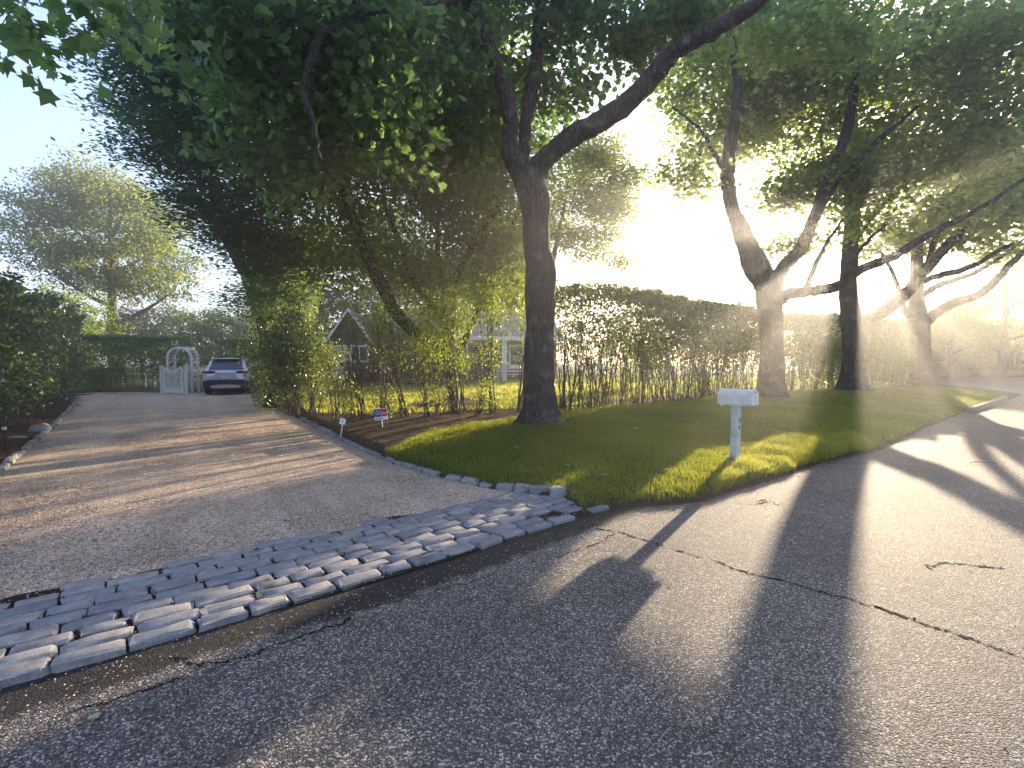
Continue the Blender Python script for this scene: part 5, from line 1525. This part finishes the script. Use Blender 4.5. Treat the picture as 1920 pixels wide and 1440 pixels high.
# coarser tufts beside the road edge
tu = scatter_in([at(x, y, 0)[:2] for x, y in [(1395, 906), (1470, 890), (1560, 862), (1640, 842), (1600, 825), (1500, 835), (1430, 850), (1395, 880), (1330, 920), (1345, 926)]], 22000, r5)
grass('edge_grass', tu, .06, .13, .005, r5, M['grass_lit'], 'longer rough grass at the road edge beside the mailbox')
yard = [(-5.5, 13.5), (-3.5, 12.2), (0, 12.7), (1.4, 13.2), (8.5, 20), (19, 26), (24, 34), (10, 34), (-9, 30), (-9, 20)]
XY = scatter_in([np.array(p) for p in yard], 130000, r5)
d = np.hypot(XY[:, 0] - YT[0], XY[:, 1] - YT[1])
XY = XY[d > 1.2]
grass('yard_grass', XY, .06, .12, .016, r5, M['grass_lit'], 'sunlit mown grass of the yard behind the hedge')

def litter(name, XY, size, mat, label, r, zl=.012, up=.85, kind='stuff', cat='leaf litter'):
    z, _ = land_height(XY[:, 0], XY[:, 1])
    z = np.maximum(z, -.004)
    P = np.stack([XY[:, 0], XY[:, 1], z + zl + r.uniform(0, .012, len(z))], 1)
    o = leaves(name, P, size, 'oval', mat, None, up, 0, .5, None, r)
    return tag(o, label, cat, kind=kind)
XY = np.vstack([scatter_in(bedpoly, 5200, r5), scatter_in([at(x, y)[:2] for x, y in [(1060, 800), (1300, 772), (1300, 755), (1060, 775)]], 2200, r5)])
litter('mulch_litter', XY, .055, M['litter'], 'brown leaf and bark litter in the mulch bed under the shrubs', r5)
lb = [left_edge[0], left_edge[1], left_edge[2], left_edge[3], left_edge[4], left_edge[5]] + [p + np.array((-1.6, -.6)) for p in reversed(left_edge)]
litter('bed_litter', scatter_in(lb, 5200, r5), .06, M['litter'], 'dry straw coloured litter in the bed along the left hedge', r5)
e1 = scatter_in([at(x, y)[:2] for x, y in [(1090, 968), (1300, 955), (1420, 915), (1560, 872), (1650, 848), (1640, 838), (1500, 872), (1290, 935), (1100, 945)]], 1500, r5)
litter('edge_litter', e1, .028, M['litter'], 'crumbled leaves and soil bits along the road edge', r5)
e2 = scatter_in([at(x, y)[:2] for x, y in [(0, 1110), (880, 935), (700, 865), (480, 760), (160, 745), (20, 880)]], 700, r5)
litter('drive_litter', e2, .05, M['litter'], 'scattered leaf crumbs on the gravel driveway', r5, .02)

e3 = scatter_in([at(x, y)[:2] for x, y in [(1100, 985), (1300, 958), (1560, 880), (1900, 800), (2100, 1000), (1900, 1440), (100, 1440), (60, 1330), (700, 1110)]], 260, r5)
litter('road_litter', e3, .026, M['litter'], 'small dry leaf bits and chips scattered on the asphalt', r5, -.006)
e4 = np.array([at(1432, 940)[:2]]) + r5.normal(0, 1, (60, 2)) * np.array([.12, .06])
litter('leaf_crumbs', e4, .035, M['litter'], 'small heap of dark leaf crumbs on the sunlit asphalt below the mailbox', r5, -.004)

# single fallen leaves on the lawn that one can pick out
fl = [(1133, 890, .13), (968, 838, .12), (948, 852, .12), (1193, 803, .11), (925, 842, .07), (1250, 880, .10), (1430, 797, .10), (1173, 815, .08), (1172, 828, .07), (1360, 852, .10), (1065, 872, .06)]
flab = ['pale fallen leaf on the lawn above the raised kerb block', 'broad pale fallen leaf on the grass just left of the trunk foot', 'pale fallen leaf lying nearer than the one at the trunk foot', 'pale fallen leaf on the grass far right of the big trunk', 'tiny fallen leaf left of the trunk foot', 'fallen leaf on the grass halfway to the mailbox', 'fallen leaf on the lawn behind the mailbox', 'small fallen leaf below the far pale one', 'smallest fallen leaf of the two below the far pale one', 'fallen leaf beside the mailbox post', 'small fallen leaf between the trunk and the kerb blocks']
for k, (x, y, s) in enumerate(fl):
    p = at(x, y, .14); z = gz(p[0], p[1])
    p = at(x, y, z + .05)
    o = leaves('fallen_leaf', np.array([[0, 0, 0.0]]), s, 'maple', M['dryleaf'], None, .8, 0, .0, np.array([random.random()]))
    o.location = (p[0], p[1], z + .06)
    tag(o, flab[k], 'leaf', 'fallen leaves on the lawn')
o = leaves('fallen_leaf', np.array([[0, 0, 0.0]]), .05, 'maple', M['dryleaf'], None, .9, 0, .0, np.array([.9])); p = at(178, 1342); o.location = (p[0], p[1], .006)
tag(o, 'small pale yellow leaf on the asphalt below the cobbles', 'leaf')

# pebbles strewn over the band and its edges (beyond counting)
def pebbles(name, XY, size, mat, label, r, z0=-.004):
    n = len(XY)
    T = np.array([(1, 0, 0), (-.5, .86, 0), (-.5, -.86, 0), (.1, 0, .7)], float)
    F = np.array([(0, 1, 3), (1, 2, 3), (2, 0, 3)])
    s = size * r.uniform(.5, 1.5, n); a = r.uniform(0, 2 * PI, n)
    sx = s * r.uniform(.8, 1.4, n)
    x = T[None, :, 0] * sx[:, None]; y = T[None, :, 1] * s[:, None]
    V = np.stack([XY[:, 0:1] + x * np.cos(a)[:, None] - y * np.sin(a)[:, None], XY[:, 1:2] + x * np.sin(a)[:, None] + y * np.cos(a)[:, None], z0 + T[None, :, 2] * s[:, None] + 0 * x], -1)
    o = np_mesh(name, V.reshape(-1, 3), (np.arange(n)[:, None, None] * 4 + F[None]).reshape(-1, 3), mat)
    return tag(o, label, 'gravel', kind='stuff')
XYp = scatter_in([at(x, y)[:2] for x, y in [(-60, 1190), (0, 1118), (430, 1030), (900, 935), (700, 865), (560, 800), (300, 800), (60, 870), (-60, 930)]], 60000, r5)
pebbles('driveway_gravel', XYp[:34000], .0095, M['gravel'], 'loose tan pea gravel covering the driveway', r5, .012)
XYq = scatter_in([p for p in band_poly], 2600, r5)
pebbles('joint_gravel', XYq, .007, M['gravel'], 'gravel grains caught in the joints between the cobbles', r5, .0)
XYs = scatter_in([at(x, y)[:2] for x, y in [(-60, 1320), (0, 1290), (400, 1175), (800, 1068), (1120, 965), (1160, 985), (850, 1085), (500, 1200), (0, 1390)]], 800, r5)
pebbles('soil_grit', XYs, .005, M['gravel'], 'pale grit scattered over the dark soil below the cobbles', r5, -.012)

# twigs lying on the road and drive
def twig(label, px, py, ln, rz, seed):
    r = np.random.default_rng(seed); p = at(px, py)
    q = [(-ln / 2, 0, .0)]
    for t in (.3, .6, 1): q.append((-ln / 2 + ln * t, r.normal(0, ln * .09), r.uniform(0, .01)))
    m = MB(); m.tube(crom(q, 4), np.linspace(.006, .003, 13), 5)
    m.tube(crom([q[1], (q[1][0] + ln * .15, ln * .2, .01)], 2), [.004, .003, .002], 4)
    o = m.build('twig', M['twig']); o.location = (p[0], p[1], .002); o.rotation_euler = (0, 0, rz)
    tag(o, label, 'twig')
twig('dark twig on the gravel near the cobbles', 322, 903, .35, .2, 1)
twig('crooked twig on the asphalt near the road edge', 1432, 938, .16, .5, 2)
twig('thin twig on the sunlit asphalt at the right', 1842, 868, .35, -.1, 3)
